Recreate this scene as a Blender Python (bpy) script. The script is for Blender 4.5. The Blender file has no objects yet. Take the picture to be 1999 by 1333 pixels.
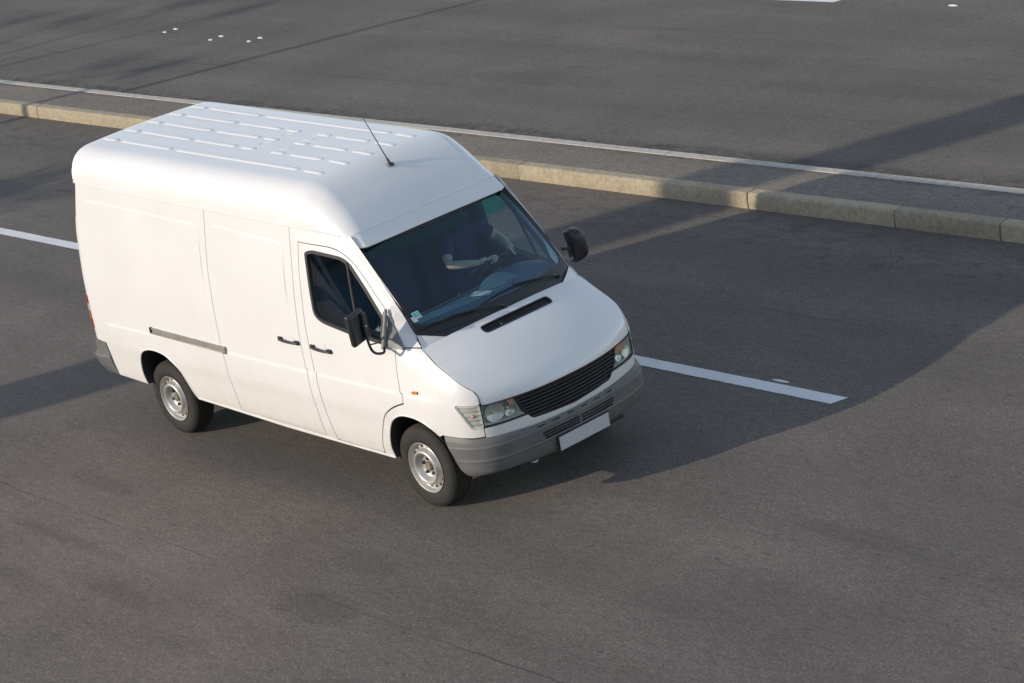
import bpy, bmesh, math, random, bisect
from mathutils import Vector, Matrix
from mathutils.geometry import delaunay_2d_cdt
random.seed(7)
scn = bpy.context.scene
COL = scn.collection
PI = math.pi

# ------------------------------------------------------------------ camera
cam_d = bpy.data.cameras.new('camera')
cam = bpy.data.objects.new('camera', cam_d); COL.objects.link(cam)
CAZ, CEL, CRO = math.radians(142.22556715), math.radians(-19.10113188), math.radians(-11.35002424)
fw = Vector((math.cos(CEL)*math.cos(CAZ), math.cos(CEL)*math.sin(CAZ), math.sin(CEL)))
r_ = fw.cross(Vector((0, 0, 1))).normalized(); u_ = r_.cross(fw)
rr = r_*math.cos(CRO) + u_*math.sin(CRO); uu = -r_*math.sin(CRO) + u_*math.cos(CRO)
M = Matrix((rr, uu, -fw)).transposed().to_4x4(); M.translation = Vector((14.33989135, -10.9292046, 7.26681123))
cam.matrix_world = M
cam_d.sensor_width = 36; cam_d.lens = 36 * 4751.976 / 1999.0
cam_d.clip_start = .1; cam_d.clip_end = 3000
scn.camera = cam

# ------------------------------------------------------------------ light
SUN_A, SUN_B = 1.0, 2.45                # metres a shadow runs along x and y per metre of height
SUN_EL = math.atan2(1, math.hypot(SUN_A, SUN_B))
world = bpy.data.worlds.new('World'); scn.world = world; world.use_nodes = True
wn = world.node_tree; bg = wn.nodes['Background']
sky = wn.nodes.new('ShaderNodeTexSky'); sky.sky_type = 'NISHITA'; sky.sun_disc = False
sky.sun_elevation = SUN_EL
sky.sun_rotation = math.atan2(-SUN_A, -SUN_B)   # clockwise from +Y
sky.altitude = 100; sky.air_density = 1.0; sky.dust_density = 0.2; sky.ozone_density = 1.0
hs_ = wn.nodes.new('ShaderNodeHueSaturation'); hs_.inputs['Saturation'].default_value = .70   # thin high haze whitens the blue
wn.links.new(sky.outputs[0], hs_.inputs['Color']); wn.links.new(hs_.outputs[0], bg.inputs[0]); bg.inputs[1].default_value = 0.15
sun_d = bpy.data.lights.new('sun', 'SUN'); sun_d.energy = 2.55; sun_d.angle = math.radians(.55); sun_d.color = (1.0, .88, .73)
sun = bpy.data.objects.new('sun', sun_d); COL.objects.link(sun)
sun.rotation_euler = Vector((SUN_A, SUN_B, -1)).to_track_quat('-Z', 'Y').to_euler()
sun.location = (-20, -40, 30)
scn.view_settings.view_transform = 'Standard'; scn.view_settings.look = 'None'
scn.view_settings.gamma = 1; scn.view_settings.use_curve_mapping = False
scn.view_settings.exposure = 0.55
scn.cycles.max_bounces = 10; scn.cycles.transparent_max_bounces = 16

# ------------------------------------------------------------------ helpers
def tag(o, label=None, cat=None, group=None, kind=None):
    if label: o['label'] = label
    if cat: o['category'] = cat
    if group: o['group'] = group
    if kind: o['kind'] = kind
    return o
def empty(name, loc=(0, 0, 0)):
    o = bpy.data.objects.new(name, None); COL.objects.link(o); o.location = loc; o.empty_display_size = .2
    return o
def mesh(name, verts, faces, mat, parent=None, smooth=False, normals=None, mats=None):
    me = bpy.data.meshes.new(name)
    me.from_pydata([tuple(v) for v in verts], [], faces); me.update()
    if smooth or normals:
        me.shade_smooth()
    if normals:
        me.normals_split_custom_set_from_vertices([tuple(n) for n in normals])
    if mat: me.materials.append(mat)
    o = bpy.data.objects.new(name, me); COL.objects.link(o)
    if parent: o.parent = parent
    return o
def from_bm(name, bm, mat, parent=None, smooth=None, bevel=0, segs=2):
    me = bpy.data.meshes.new(name)
    bmesh.ops.recalc_face_normals(bm, faces=bm.faces)
    bm.to_mesh(me); bm.free(); me.materials.append(mat)
    o = bpy.data.objects.new(name, me); COL.objects.link(o)
    if parent: o.parent = parent
    if smooth is not None:
        me.shade_smooth()
        md = None
        me.set_sharp_from_angle(angle=math.radians(smooth))
    if bevel:
        m = o.modifiers.new('bevel', 'BEVEL'); m.width = bevel; m.segments = segs; m.limit_method = 'ANGLE'; m.angle_limit = math.radians(35)
        m.harden_normals = False
    return o
def box_bm(bm, c, s, rot=None):
    mt = Matrix.Translation(Vector(c)) @ (rot.to_4x4() if rot else Matrix()) @ Matrix.Diagonal(Vector((*s, 1)))
    bmesh.ops.create_cube(bm, size=1, matrix=mt)
def box(name, c, s, mat, parent=None, rot=None, bevel=0, segs=2):
    bm = bmesh.new(); box_bm(bm, c, s, rot)
    return from_bm(name, bm, mat, parent, 40 if bevel else None, bevel, segs)
def tube_bm(bm, pts, rad, n=10, closed=False):
    pts = [Vector(p) for p in pts]; R = rad if isinstance(rad, (list, tuple)) else [rad] * len(pts)
    rings = []; up = None; m = len(pts)
    for i, p in enumerate(pts):
        a = pts[(i-1) % m] if (i > 0 or closed) else p; b = pts[(i+1) % m] if (i < m-1 or closed) else p
        t = (b - a).normalized()
        if up is None:
            up = Vector((0, 0, 1)) if abs(t.z) < .9 else Vector((1, 0, 0))
        s = t.cross(up).normalized(); up = s.cross(t).normalized()
        rings.append([bm.verts.new(p + (s * math.cos(k*2*PI/n) + up * math.sin(k*2*PI/n)) * R[i]) for k in range(n)])
    for i in range(m - (0 if closed else 1)):
        A, B = rings[i], rings[(i+1) % m]
        for k in range(n): bm.faces.new((A[k], A[(k+1) % n], B[(k+1) % n], B[k]))
    if not closed:
        bm.faces.new(rings[0][::-1]); bm.faces.new(rings[-1])
def tube(name, pts, rad, mat, parent=None, n=10, closed=False):
    bm = bmesh.new(); tube_bm(bm, pts, rad, n, closed); return from_bm(name, bm, mat, parent, 50)
def lathe_bm(bm, prof, n=48, mtx=None):
    """prof: (axial, radius) pairs, axis along -y (outwards on the right side)"""
    mtx = mtx or Matrix()
    rings = []
    for a, r in prof:
        if r < 1e-6: rings.append([bm.verts.new(mtx @ Vector((0, -a, 0)))])
        else: rings.append([bm.verts.new(mtx @ Vector((r*math.cos(k*2*PI/n), -a, r*math.sin(k*2*PI/n)))) for k in range(n)])
    for A, B in zip(rings, rings[1:]):
        for k in range(n):
            k2 = (k+1) % n
            if len(A) == 1 and len(B) == 1: continue
            if len(A) == 1: bm.faces.new((A[0], B[k2], B[k]))
            elif len(B) == 1: bm.faces.new((A[k], A[k2], B[0]))
            else: bm.faces.new((A[k], A[k2], B[k2], B[k]))
def catpts(pts, n=6, closed=False):
    out = []; m = len(pts)
    rng = range(m if closed else m - 1)
    for i in rng:
        p0 = pts[(i-1) % m] if (closed or i > 0) else pts[0]; p1 = pts[i]; p2 = pts[(i+1) % m]
        p3 = pts[(i+2) % m] if (closed or i + 2 < m) else pts[-1]
        for k in range(n):
            t = k / n
            out.append(tuple(.5 * (2*b + (c-a)*t + (2*a-5*b+4*c-d)*t*t + (3*b-a-3*c+d)*t**3) for a, b, c, d in zip(p0, p1, p2, p3)))
    if not closed: out.append(tuple(pts[-1]))
    return out
def inside(poly, x, y):
    r = False; j = len(poly) - 1
    for i in range(len(poly)):
        xi, yi = poly[i]; xj, yj = poly[j]
        if (yi > y) != (yj > y) and x < (xj - xi) * (y - yi) / (yj - yi) + xi: r = not r
        j = i
    return r
def area(p): return .5 * sum(a[0]*b[1] - b[0]*a[1] for a, b in zip(p, p[1:] + p[:1]))
def ccw(p): return list(p) if area(p) > 0 else list(p)[::-1]
def offset_poly(p, d):
    """grow a polygon by d (ccw)"""
    p = ccw(p); out = []; n = len(p)
    for i in range(n):
        a, b, c = p[i-1], p[i], p[(i+1) % n]
        e1 = (b[0]-a[0], b[1]-a[1]); e2 = (c[0]-b[0], c[1]-b[1])
        l1 = math.hypot(*e1) or 1; l2 = math.hypot(*e2) or 1
        n1 = (e1[1]/l1, -e1[0]/l1); n2 = (e2[1]/l2, -e2[0]/l2)
        bx, by = n1[0]+n2[0], n1[1]+n2[1]; q = bx*bx + by*by
        if q < .2: bx, by, q = n1[0], n1[1], 1; k = d
        else: k = 2 * d / q
        k = max(-3*abs(d), min(3*abs(d), k))
        out.append((b[0] + bx*k, b[1] + by*k))
    return out
def round_poly(p, r, n=5):
    """round each corner by radius about r"""
    out = []; m = len(p)
    for i in range(m):
        a, b, c = [Vector(q) for q in (p[i-1], p[i], p[(i+1) % m])]
        ra = min(r, (a-b).length * .45, (c-b).length * .45)
        s = b + (a-b).normalized()*ra; e = b + (c-b).normalized()*ra
        for k in range(n + 1):
            t = k / n; q = s*(1-t)**2 + b*2*t*(1-t) + e*t*t
            out.append((q.x, q.y))
    return out
def densify(p, step):
    out = []
    for a, b in zip(p, p[1:] + p[:1]):
        l = math.hypot(b[0]-a[0], b[1]-a[1]); n = max(1, int(math.ceil(l / step)))
        for k in range(n): out.append((a[0] + (b[0]-a[0])*k/n, a[1] + (b[1]-a[1])*k/n))
    return out
def panel(name, poly, fn, mat, parent, holes=(), step=.05, stepv=None, flange=.025, mirror=False, flip=False, thick_mat=None, lines=()):
    """a sheet-metal panel: polygon (with holes) in the (u,v) plane of the surface fn, plus a turned-in edge"""
    stepv = stepv or step
    poly = densify(ccw(poly), step); holes = [densify(ccw(h), step)[::-1] for h in holes]
    V = []; E = []
    for loop in [poly] + holes:
        b = len(V); V += [Vector(p) for p in loop]; E += [(b + i, b + (i+1) % len(loop)) for i in range(len(loop))]
    x0 = min(p[0] for p in poly); x1 = max(p[0] for p in poly); y0 = min(p[1] for p in poly); y1 = max(p[1] for p in poly)
    ys = [y0 + (k+.5)*stepv for k in range(int((y1-y0)/stepv) + 1)] + list(lines)
    def near(x, y):
        for p in bnd.get((int(x//step), int(y//step)), ()):
            if abs(p[0]-x) < step*.35 and abs(p[1]-y) < stepv*.35: return True
        return False
    bnd = {}
    for p in V:
        for dx in (-1, 0, 1):
            for dy in (-1, 0, 1): bnd.setdefault((int(p.x//step)+dx, int(p.y//step)+dy), []).append((p.x, p.y))
    for j, y in enumerate(ys):
        x = x0 + step * .37
        while x < x1:
            if inside(poly, x, y) and not any(inside(h, x, y) for h in holes) and not near(x, y): V.append(Vector((x, y)))
            x += step
    vo, eo, fo, *_ = delaunay_2d_cdt(V, E, [], 0, 1e-6)
    F = []
    for f in fo:
        cx = sum(vo[i].x for i in f)/len(f); cy = sum(vo[i].y for i in f)/len(f)
        if inside(poly, cx, cy) and not any(inside(h, cx, cy) for h in holes):
            a, b, c = vo[f[0]], vo[f[1]], vo[f[2]]
            if (b.x-a.x)*(c.y-a.y) - (b.y-a.y)*(c.x-a.x) < 0: f = f[::-1]
            F.append(tuple(f))
    P = []; N = []
    sg = -1 if flip else 1
    for v in vo:
        p = Vector(fn(v.x, v.y)); h = 2e-3
        du = Vector(fn(v.x+h, v.y)) - Vector(fn(v.x-h, v.y)); dv = Vector(fn(v.x, v.y+h)) - Vector(fn(v.x, v.y-h))
        n = du.cross(dv) * sg
        n = n.normalized() if n.length > 1e-12 else Vector((0, 0, 1))
        P.append(p); N.append(n)
    if flip: F = [f[::-1] for f in F]
    if flange:
        cnt = {}
        for f in F:
            for a, b in zip(f, f[1:] + f[:1]): cnt[(a, b)] = 1
        FF = []
        for (a, b) in list(cnt):
            if (b, a) not in cnt:
                pa, pb = P[a].copy(), P[b].copy()
                e = (pb - pa)
                na = (N[a] + N[b]).normalized(); side = e.cross(na); 
                if side.length < 1e-9: continue
                side.normalize()
                if flip is False: side = side
                i = len(P)
                r = min(.003, flange*.3)
                qa, qb = pa + side*r*0 - N[a]*r, pb + side*r*0 - N[b]*r
                P += [pa, pb, pb - N[b]*flange, pa - N[a]*flange]
                N += [side]*4
                FF.append((i+1, i, i+3, i+2))
        F += FF
    if mirror:
        P = [Vector((p.x, -p.y, p.z)) for p in P]; N = [Vector((n.x, -n.y, n.z)) for n in N]; F = [f[::-1] for f in F]
    return mesh(name, P, F, mat, parent, True, N)
def grid(name, fn, nu, nv, mat, parent, flip=False, mirror=False):
    P = [Vector(fn(i/nu, j/nv)) for j in range(nv+1) for i in range(nu+1)]
    F = [(j*(nu+1)+i, j*(nu+1)+i+1, (j+1)*(nu+1)+i+1, (j+1)*(nu+1)+i) for j in range(nv) for i in range(nu)]
    if flip: F = [f[::-1] for f in F]
    if mirror: P = [Vector((p.x, -p.y, p.z)) for p in P]; F = [f[::-1] for f in F]
    return mesh(name, P, F, mat, parent, True)

# ------------------------------------------------------------------ materials
def new_mat(name):
    m = bpy.data.materials.new(name); m.use_nodes = True
    return m, m.node_tree, m.node_tree.nodes['Principled BSDF']
def N_(nt, t, **kw):
    n = nt.nodes.new(t)
    for k, v in kw.items():
        if k in n.inputs: n.inputs[k].default_value = v
        else: setattr(n, k, v)
    return n
def noise(nt, scale, detail=4, rough=.55, vec=None, dist=0):
    n = N_(nt, 'ShaderNodeTexNoise'); n.inputs['Scale'].default_value = scale; n.inputs['Detail'].default_value = detail
    n.inputs['Roughness'].default_value = rough; n.inputs['Distortion'].default_value = dist
    if vec: nt.links.new(vec, n.inputs['Vector'])
    return n.outputs['Fac']
def ramp(nt, fac, stops):
    r = N_(nt, 'ShaderNodeValToRGB'); e = r.color_ramp.elements
    while len(e) < len(stops): e.new(.5)
    for el, (p, c) in zip(e, stops): el.position = p; el.color = (*c, 1) if len(c) == 3 else c
    nt.links.new(fac, r.inputs[0]); return r.outputs[0]
def mixc(nt, fac, a, b, mode='MIX'):
    m = N_(nt, 'ShaderNodeMix'); m.data_type = 'RGBA'; m.blend_type = mode
    for sock, v in ((m.inputs[0], fac), (m.inputs[6], a), (m.inputs[7], b)):
        if hasattr(v, 'links'): nt.links.new(v, sock)
        else: sock.default_value = v if isinstance(v, (int, float)) else (*v, 1) if len(v) == 3 else v
    return m.outputs[2]
def math_(nt, op, a, b=0.0, clamp=False):
    m = N_(nt, 'ShaderNodeMath'); m.operation = op; m.use_clamp = clamp
    for sock, v in ((m.inputs[0], a), (m.inputs[1], b)):
        if hasattr(v, 'links'): nt.links.new(v, sock)
        else: sock.default_value = v
    return m.outputs[0]
def objvec(nt, scale=(1, 1, 1)):
    tc = N_(nt, 'ShaderNodeTexCoord'); mp = N_(nt, 'ShaderNodeMapping'); mp.inputs['Scale'].default_value = scale
    nt.links.new(tc.outputs['Object'], mp.inputs['Vector']); return mp.outputs[0]
def bump(nt, p, h, strength, dist=.01):
    b = N_(nt, 'ShaderNodeBump'); b.inputs['Strength'].default_value = strength; b.inputs['Distance'].default_value = dist
    nt.links.new(h, b.inputs['Height']); nt.links.new(b.outputs[0], p.inputs['Normal'])
def simple(name, col, rough=.5, metal=0, var=.12, scale=6, coat=0, spec=.5, bmp=0):
    m, nt, p = new_mat(name)
    v = objvec(nt)
    n = noise(nt, scale, 5, .6, v)
    c = ramp(nt, n, [(.3, tuple(x*(1-var) for x in col)), (.7, tuple(min(1, x*(1+var)) for x in col))])
    nt.links.new(c, p.inputs['Base Color'])
    p.inputs['Roughness'].default_value = rough; p.inputs['Metallic'].default_value = metal
    p.inputs['Specular IOR Level'].default_value = spec
    if coat: p.inputs['Coat Weight'].default_value = coat; p.inputs['Coat Roughness'].default_value = .08
    if bmp: bump(nt, p, noise(nt, 160, 3, .6, v), bmp, .002)
    return m
def paint_mat():
    m, nt, p = new_mat('white_paint')
    v = objvec(nt)
    c = ramp(nt, noise(nt, 1.3, 6, .6, v), [(.25, (.71, .69, .665)), (.7, (.76, .74, .72))])
    # road film low on the body, fine specks
    sep = N_(nt, 'ShaderNodeSeparateXYZ'); nt.links.new(v, sep.inputs[0])
    low = math_(nt, 'SUBTRACT', 1.0, math_(nt, 'MULTIPLY', math_(nt, 'SUBTRACT', sep.outputs[2], .35), 1.7), True)
    low = math_(nt, 'MULTIPLY', low, noise(nt, 7, 6, .65, v))
    c = mixc(nt, math_(nt, 'MULTIPLY', low, .75), c, (.48, .44, .37))
    spk = ramp(nt, noise(nt, 42, 2, .5, v), [(.76, (0, 0, 0)), (.80, (1, 1, 1))])
    c = mixc(nt, math_(nt, 'MULTIPLY', spk, .35), c, (.25, .22, .18))
    nt.links.new(c, p.inputs['Base Color'])
    nt.links.new(ramp(nt, noise(nt, 4, 5, .6, v), [(.3, (.28,)*3), (.7, (.42,)*3)]), p.inputs['Roughness'])
    p.inputs['Coat Weight'].default_value = .35; p.inputs['Coat Roughness'].default_value = .12
    return m
def glass_mat(name, tint, refl=1.0, band=None, rough=0.0):
    m = bpy.data.materials.new(name); m.use_nodes = True; nt = m.node_tree; nt.nodes.clear()
    out = N_(nt, 'ShaderNodeOutputMaterial'); mix = N_(nt, 'ShaderNodeMixShader')
    tr = N_(nt, 'ShaderNodeBsdfTransparent'); gl = N_(nt, 'ShaderNodeBsdfGlossy'); gl.inputs['Roughness'].default_value = rough
    # Schlick reflectance from the angle alone: a thin pane reflects alike from inside and outside
    ge = N_(nt, 'ShaderNodeNewGeometry'); dt = N_(nt, 'ShaderNodeVectorMath'); dt.operation = 'DOT_PRODUCT'
    nt.links.new(ge.outputs['Normal'], dt.inputs[0]); nt.links.new(ge.outputs['Incoming'], dt.inputs[1])
    om = math_(nt, 'SUBTRACT', 1.0, math_(nt, 'ABSOLUTE', dt.outputs['Value']))
    fac = math_(nt, 'ADD', math_(nt, 'MULTIPLY', math_(nt, 'POWER', om, 5.0), .92), .075)
    gl.inputs['Color'].default_value = (.85, .93, 1, 1)
    if band:
        v = objvec(nt); sep = N_(nt, 'ShaderNodeSeparateXYZ'); nt.links.new(v, sep.inputs[0])
        f = N_(nt, 'ShaderNodeMapRange'); nt.links.new(sep.outputs[2], f.inputs[0]); f.inputs[1].default_value = band[0]; f.inputs[2].default_value = band[1]
        nt.links.new(mixc(nt, f.outputs[0], tint, band[2]), tr.inputs['Color'])
    else: tr.inputs['Color'].default_value = (*tint, 1)
    nt.links.new(math_(nt, 'MULTIPLY', fac, refl, True), mix.inputs[0])
    nt.links.new(tr.outputs[0], mix.inputs[1]); nt.links.new(gl.outputs[0], mix.inputs[2]); nt.links.new(mix.outputs[0], out.inputs[0])
    return m
def asphalt_mat(name='asphalt', base=.117, tint=(1.16, 1.01, .885)):
    m, nt, p = new_mat(name)
    v = objvec(nt); vs = objvec(nt, (.35, 1.6, 1)); vl = objvec(nt, (.09, .9, 1))
    def g(x): return tuple(x*t for t in tint)
    c = ramp(nt, noise(nt, 40, 7, .8, v), [(.28, g(base*.40)), (.46, g(base*.88)), (.58, g(base*1.14)), (.74, g(base*2.3))])
    # pale stones in the binder
    vo = N_(nt, 'ShaderNodeTexVoronoi'); vo.inputs['Scale'].default_value = 70; nt.links.new(v, vo.inputs['Vector'])
    st = math_(nt, 'GREATER_THAN', N_sep(nt, vo.outputs['Color']), .86)
    st = math_(nt, 'MULTIPLY', st, math_(nt, 'LESS_THAN', vo.outputs['Distance'], .36))
    c = mixc(nt, math_(nt, 'MULTIPLY', st, .5), c, g(base*2.5))
    midn = ramp(nt, noise(nt, 13, 4, .7, objvec(nt, (.6, 1.3, 1))), [(.32, (.87,)*3), (.5, (1, 1, 1)), (.68, (1.14,)*3)])
    c = mixc(nt, 1.0, c, midn, 'MULTIPLY')
    big = ramp(nt, noise(nt, .55, 5, .6, v), [(.3, (.86,)*3), (.7, (1.13, 1.12, 1.10))])
    c = mixc(nt, 1.0, c, big, 'MULTIPLY')
    lane = ramp(nt, noise(nt, 1.4, 3, .5, vl), [(.3, (.88,)*3), (.7, (1.10,)*3)])
    c = mixc(nt, 1.0, c, lane, 'MULTIPLY')
    spots = ramp(nt, noise(nt, 3.2, 4, .62, vs), [(.60, (0, 0, 0)), (.74, (1, 1, 1))])
    c = mixc(nt, math_(nt, 'MULTIPLY', spots, .34), c, g(base*.45))
    dots = ramp(nt, noise(nt, 9, 2, .5, objvec(nt, (.8, 1.6, 1))), [(.68, (0, 0, 0)), (.73, (1, 1, 1))])
    c = mixc(nt, math_(nt, 'MULTIPLY', dots, .5), c, g(base*.35))
    # worn places that stay where they are: crumbled edge along the median, grime by the kerb, joints between paving lanes
    sp = N_(nt, 'ShaderNodeSeparateXYZ'); nt.links.new(v, sp.inputs[0]); Y = sp.outputs[1]
    wob = math_(nt, 'MULTIPLY', math_(nt, 'SUBTRACT', noise(nt, .8, 4, .6, v), .5), .5)
    Yw = math_(nt, 'ADD', Y, wob)
    def band(y0, y1, soft, src):
        a = N_(nt, 'ShaderNodeMapRange'); nt.links.new(src, a.inputs[0]); a.inputs[1].default_value = y0 - soft; a.inputs[2].default_value = y0; a.interpolation_type = 'SMOOTHSTEP'
        b = N_(nt, 'ShaderNodeMapRange'); nt.links.new(src, b.inputs[0]); b.inputs[1].default_value = y1; b.inputs[2].default_value = y1 + soft; b.inputs[3].default_value = 1; b.inputs[4].default_value = 0; b.interpolation_type = 'SMOOTHSTEP'
        return math_(nt, 'MULTIPLY', a.outputs[0], b.outputs[0])
    crumb = ramp(nt, noise(nt, 5.5, 6, .75, v), [(.40, (0, 0, 0)), (.62, (1, 1, 1))])
    c = mixc(nt, math_(nt, 'MULTIPLY', math_(nt, 'MULTIPLY', band(6.45, 6.95, .22, Yw), crumb), .85), c, g(base*.32))
    crumb2 = ramp(nt, noise(nt, 4.5, 5, .7, objvec(nt, (.7, 1.5, 1))), [(.50, (0, 0, 0)), (.66, (1, 1, 1))])
    c = mixc(nt, math_(nt, 'MULTIPLY', math_(nt, 'MULTIPLY', band(4.7, 5.25, .35, Yw), crumb2), .55), c, g(base*.42))
    X = sp.outputs[0]
    for px_, py_, rx_, ry_, k_ in ((.54, -2.47, .46, .24, .34), (.30, -1.80, .42, .18, .26), (-2.55, -2.72, .95, .08, .34), (1.9, -3.2, .5, .2, .35), (-1.2, -3.1, .5, .12, .3), (3.4, .2, .6, .14, .25), (-3.3, -1.9, .6, .12, .3), (-9.5, 8.9, 1.5, .3, .25), (-4.0, 9.4, 2.2, .25, .28), (-7.5, 10.8, 2.5, .3, .2)):
        dx = math_(nt, 'DIVIDE', math_(nt, 'SUBTRACT', X, px_), rx_); dy = math_(nt, 'DIVIDE', math_(nt, 'SUBTRACT', Y, py_), ry_)
        rr2 = math_(nt, 'ADD', math_(nt, 'MULTIPLY', dx, dx), math_(nt, 'MULTIPLY', dy, dy))
        rr2 = math_(nt, 'ADD', rr2, math_(nt, 'MULTIPLY', math_(nt, 'SUBTRACT', noise(nt, 5, 6, .8, v), .5), 3.4))
        mk = N_(nt, 'ShaderNodeMapRange'); nt.links.new(rr2, mk.inputs[0]); mk.inputs[1].default_value = .2; mk.inputs[2].default_value = 1.3; mk.inputs[3].default_value = 1; mk.inputs[4].default_value = 0; mk.interpolation_type = 'SMOOTHSTEP'
        c = mixc(nt, math_(nt, 'MULTIPLY', mk.outputs[0], k_), c, g(base*.42))
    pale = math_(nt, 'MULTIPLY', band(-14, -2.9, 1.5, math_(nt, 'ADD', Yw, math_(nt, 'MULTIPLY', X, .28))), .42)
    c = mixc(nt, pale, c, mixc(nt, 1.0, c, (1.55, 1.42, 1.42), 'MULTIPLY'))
    # tyre-polished tracks of each lane are a little darker and smoother
    for yt in (-.85, .85, 3.0, 4.5, 8.2, 9.9, 11.6):
        c = mixc(nt, math_(nt, 'MULTIPLY', band(yt - .18, yt + .18, .35, Yw), .16), c, g(base*.62))
    wl = math_(nt, 'ADD', Y, math_(nt, 'MULTIPLY', math_(nt, 'SUBTRACT', noise(nt, 1.1, 3, .6, v), .5), .08))
    gate = ramp(nt, noise(nt, .5, 3, .5, v), [(.42, (0, 0, 0)), (.6, (1, 1, 1))])
    for yj in (3.42, -2.35, 8.35):
        c = mixc(nt, math_(nt, 'MULTIPLY', math_(nt, 'MULTIPLY', band(yj, yj + .006, .012, wl), gate), .7), c, g(base*.35))
    for yj in (-3.4, -6.2):
        c = mixc(nt, math_(nt, 'MULTIPLY', math_(nt, 'MULTIPLY', band(yj, yj + .05, .10, Yw), gate), .35), c, g(base*.5))
    nt.links.new(c, p.inputs['Base Color'])
    p.inputs['Roughness'].default_value = .88; p.inputs['Specular IOR Level'].default_value = .25
    bump(nt, p, noise(nt, 75, 4, .7, v), .7, .006)
    return m
def N_sep(nt, col):
    s = N_(nt, 'ShaderNodeSeparateColor'); nt.links.new(col, s.inputs[0]); return s.outputs[0]
def stone_mat():
    m, nt, p = new_mat('kerb_stone'); v = objvec(nt)
    oi = N_(nt, 'ShaderNodeObjectInfo')
    c = ramp(nt, noise(nt, 3.5, 7, .65, v), [(.25, (.29, .24, .165)), (.5, (.335, .278, .19)), (.75, (.385, .325, .23))])
    st = ramp(nt, noise(nt, 22, 5, .7, v), [(.35, (.78,)*3), (.65, (1.1,)*3)])
    c = mixc(nt, 1.0, c, st, 'MULTIPLY')
    var = N_(nt, 'ShaderNodeMapRange'); nt.links.new(oi.outputs['Random'], var.inputs[0]); var.inputs[3].default_value = .86; var.inputs[4].default_value = 1.12
    hs = N_(nt, 'ShaderNodeHueSaturation'); nt.links.new(c, hs.inputs['Color']); nt.links.new(var.outputs[0], hs.inputs['Value'])
    nt.links.new(hs.outputs[0], p.inputs['Base Color']); p.inputs['Roughness'].default_value = .9
    bump(nt, p, noise(nt, 30, 6, .7, v), .6, .01); return m
def roadpaint_mat():
    m, nt, p = new_mat('road_paint'); v = objvec(nt)
    wear = ramp(nt, noise(nt, 38, 6, .8, v), [(.62, (0, 0, 0)), (.72, (1, 1, 1))])
    c = mixc(nt, math_(nt, 'MULTIPLY', wear, .55), (.66, .655, .645), (.25, .25, .24))
    c = mixc(nt, 1.0, c, ramp(nt, noise(nt, 2, 4, .6, v), [(.3, (.9,)*3), (.7, (1.06,)*3)]), 'MULTIPLY')
    nt.links.new(c, p.inputs['Base Color']); p.inputs['Roughness'].default_value = .75
    bump(nt, p, noise(nt, 80, 4, .7, v), .4, .004); return m

PAINT = paint_mat()
BLACKP = simple('black_plastic', (.018, .018, .02), .45, 0, .2, 12)
BLACKR = simple('black_rubber', (.022, .021, .02), .65, 0, .25, 20)
GREYP = simple('grey_bumper_plastic', (.125, .123, .12), .55, 0, .16, 5, 0, .4, .15)
LINING = simple('dark_lining', (.03, .032, .035), .85, 0, .2, 4)
TRIM = simple('cab_trim', (.045, .075, .115), .75, 0, .15, 5)
DASH = simple('dashboard_vinyl', (.075, .14, .19), .6, 0, .12, 8)
SEAT = simple('seat_fabric', (.025, .045, .085), .9, 0, .25, 30)
TYRE = simple('tyre_rubber', (.035, .031, .028), .8, 0, .2, 9, 0, .3, .2)
STEEL = simple('painted_steel_rim', (.52, .50, .46), .38, .55, .16, 14)
HUB = simple('rusty_hub', (.20, .165, .12), .7, .2, .4, 40)
DARKM = simple('dark_metal', (.05, .05, .05), .5, .4, .3, 20)
CHROME = simple('reflector_chrome', (.62, .62, .60), .32, 1.0, .05, 5)
ALU = simple('rail_aluminium', (.33, .31, .27), .5, .5, .15, 8)
LENS = glass_mat('headlight_lens', (.86, .87, .84), 1.3, None, .05)
DIFR = simple('lamp_reflector', (.74, .75, .71), .38, .6, .1, 8)
AMBER = simple('amber_plastic', (.60, .19, .03), .25, 0, .1, 8)
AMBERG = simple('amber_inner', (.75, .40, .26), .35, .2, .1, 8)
RED = simple('red_plastic', (.50, .03, .02), .25, 0, .1, 8)
CLEARP = simple('clear_plastic', (.66, .64, .60), .25, 0, .1, 20)
WSGLASS = glass_mat('windscreen_glass', (.56, .74, .82), 1.0, (1.915, 1.945, (.03, .72, .66)))
SGLASS = glass_mat('side_glass', (.80, .86, .84), 1.5)
MIRROR = simple('mirror_glass', (.8, .8, .8), .02, 1.0, .01, 1)
PLATE = simple('number_plate_white', (.50, .50, .515), .35, 0, .03, 5)
NAVY = simple('navy_cotton', (.022, .034, .10), .9, 0, .25, 25)
SKIN = simple('skin', (.74, .46, .33), .5, 0, .1, 20)
HAIR = simple('dark_hair', (.02, .015, .012), .6, 0, .3, 60)
TROU = simple('denim', (.03, .04, .07), .9, 0, .25, 25)
PAPER = simple('paper', (.62, .62, .60), .8, 0, .05, 5)
GREENP = simple('green_sticker', (.10, .50, .40), .5, 0, .5, 45)
STONE = stone_mat(); BSTONE = simple('pale_kerb_stone', (.43, .395, .34), .9, 0, .2, 12, 0, .3, .4); RPAINT = roadpaint_mat()
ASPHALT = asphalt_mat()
MEDIAN = asphalt_mat('median_asphalt', .165, (1.18, 1.0, .84))
BARK = simple('bark', (.09, .065, .045), .9, 0, .3, 10)
LEAF = simple('leaf', (.05, .09, .03), .7, 0, .3, 10)
POSTM = simple('grey_post_steel', (.28, .28, .27), .5, .5, .1, 5)
CONC = simple('concrete', (.33, .32, .29), .9, 0, .15, 4, 0, .3, .3)
WHITEM = simple('stud_white', (.6, .6, .58), .4, 0, .05, 5)
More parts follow.
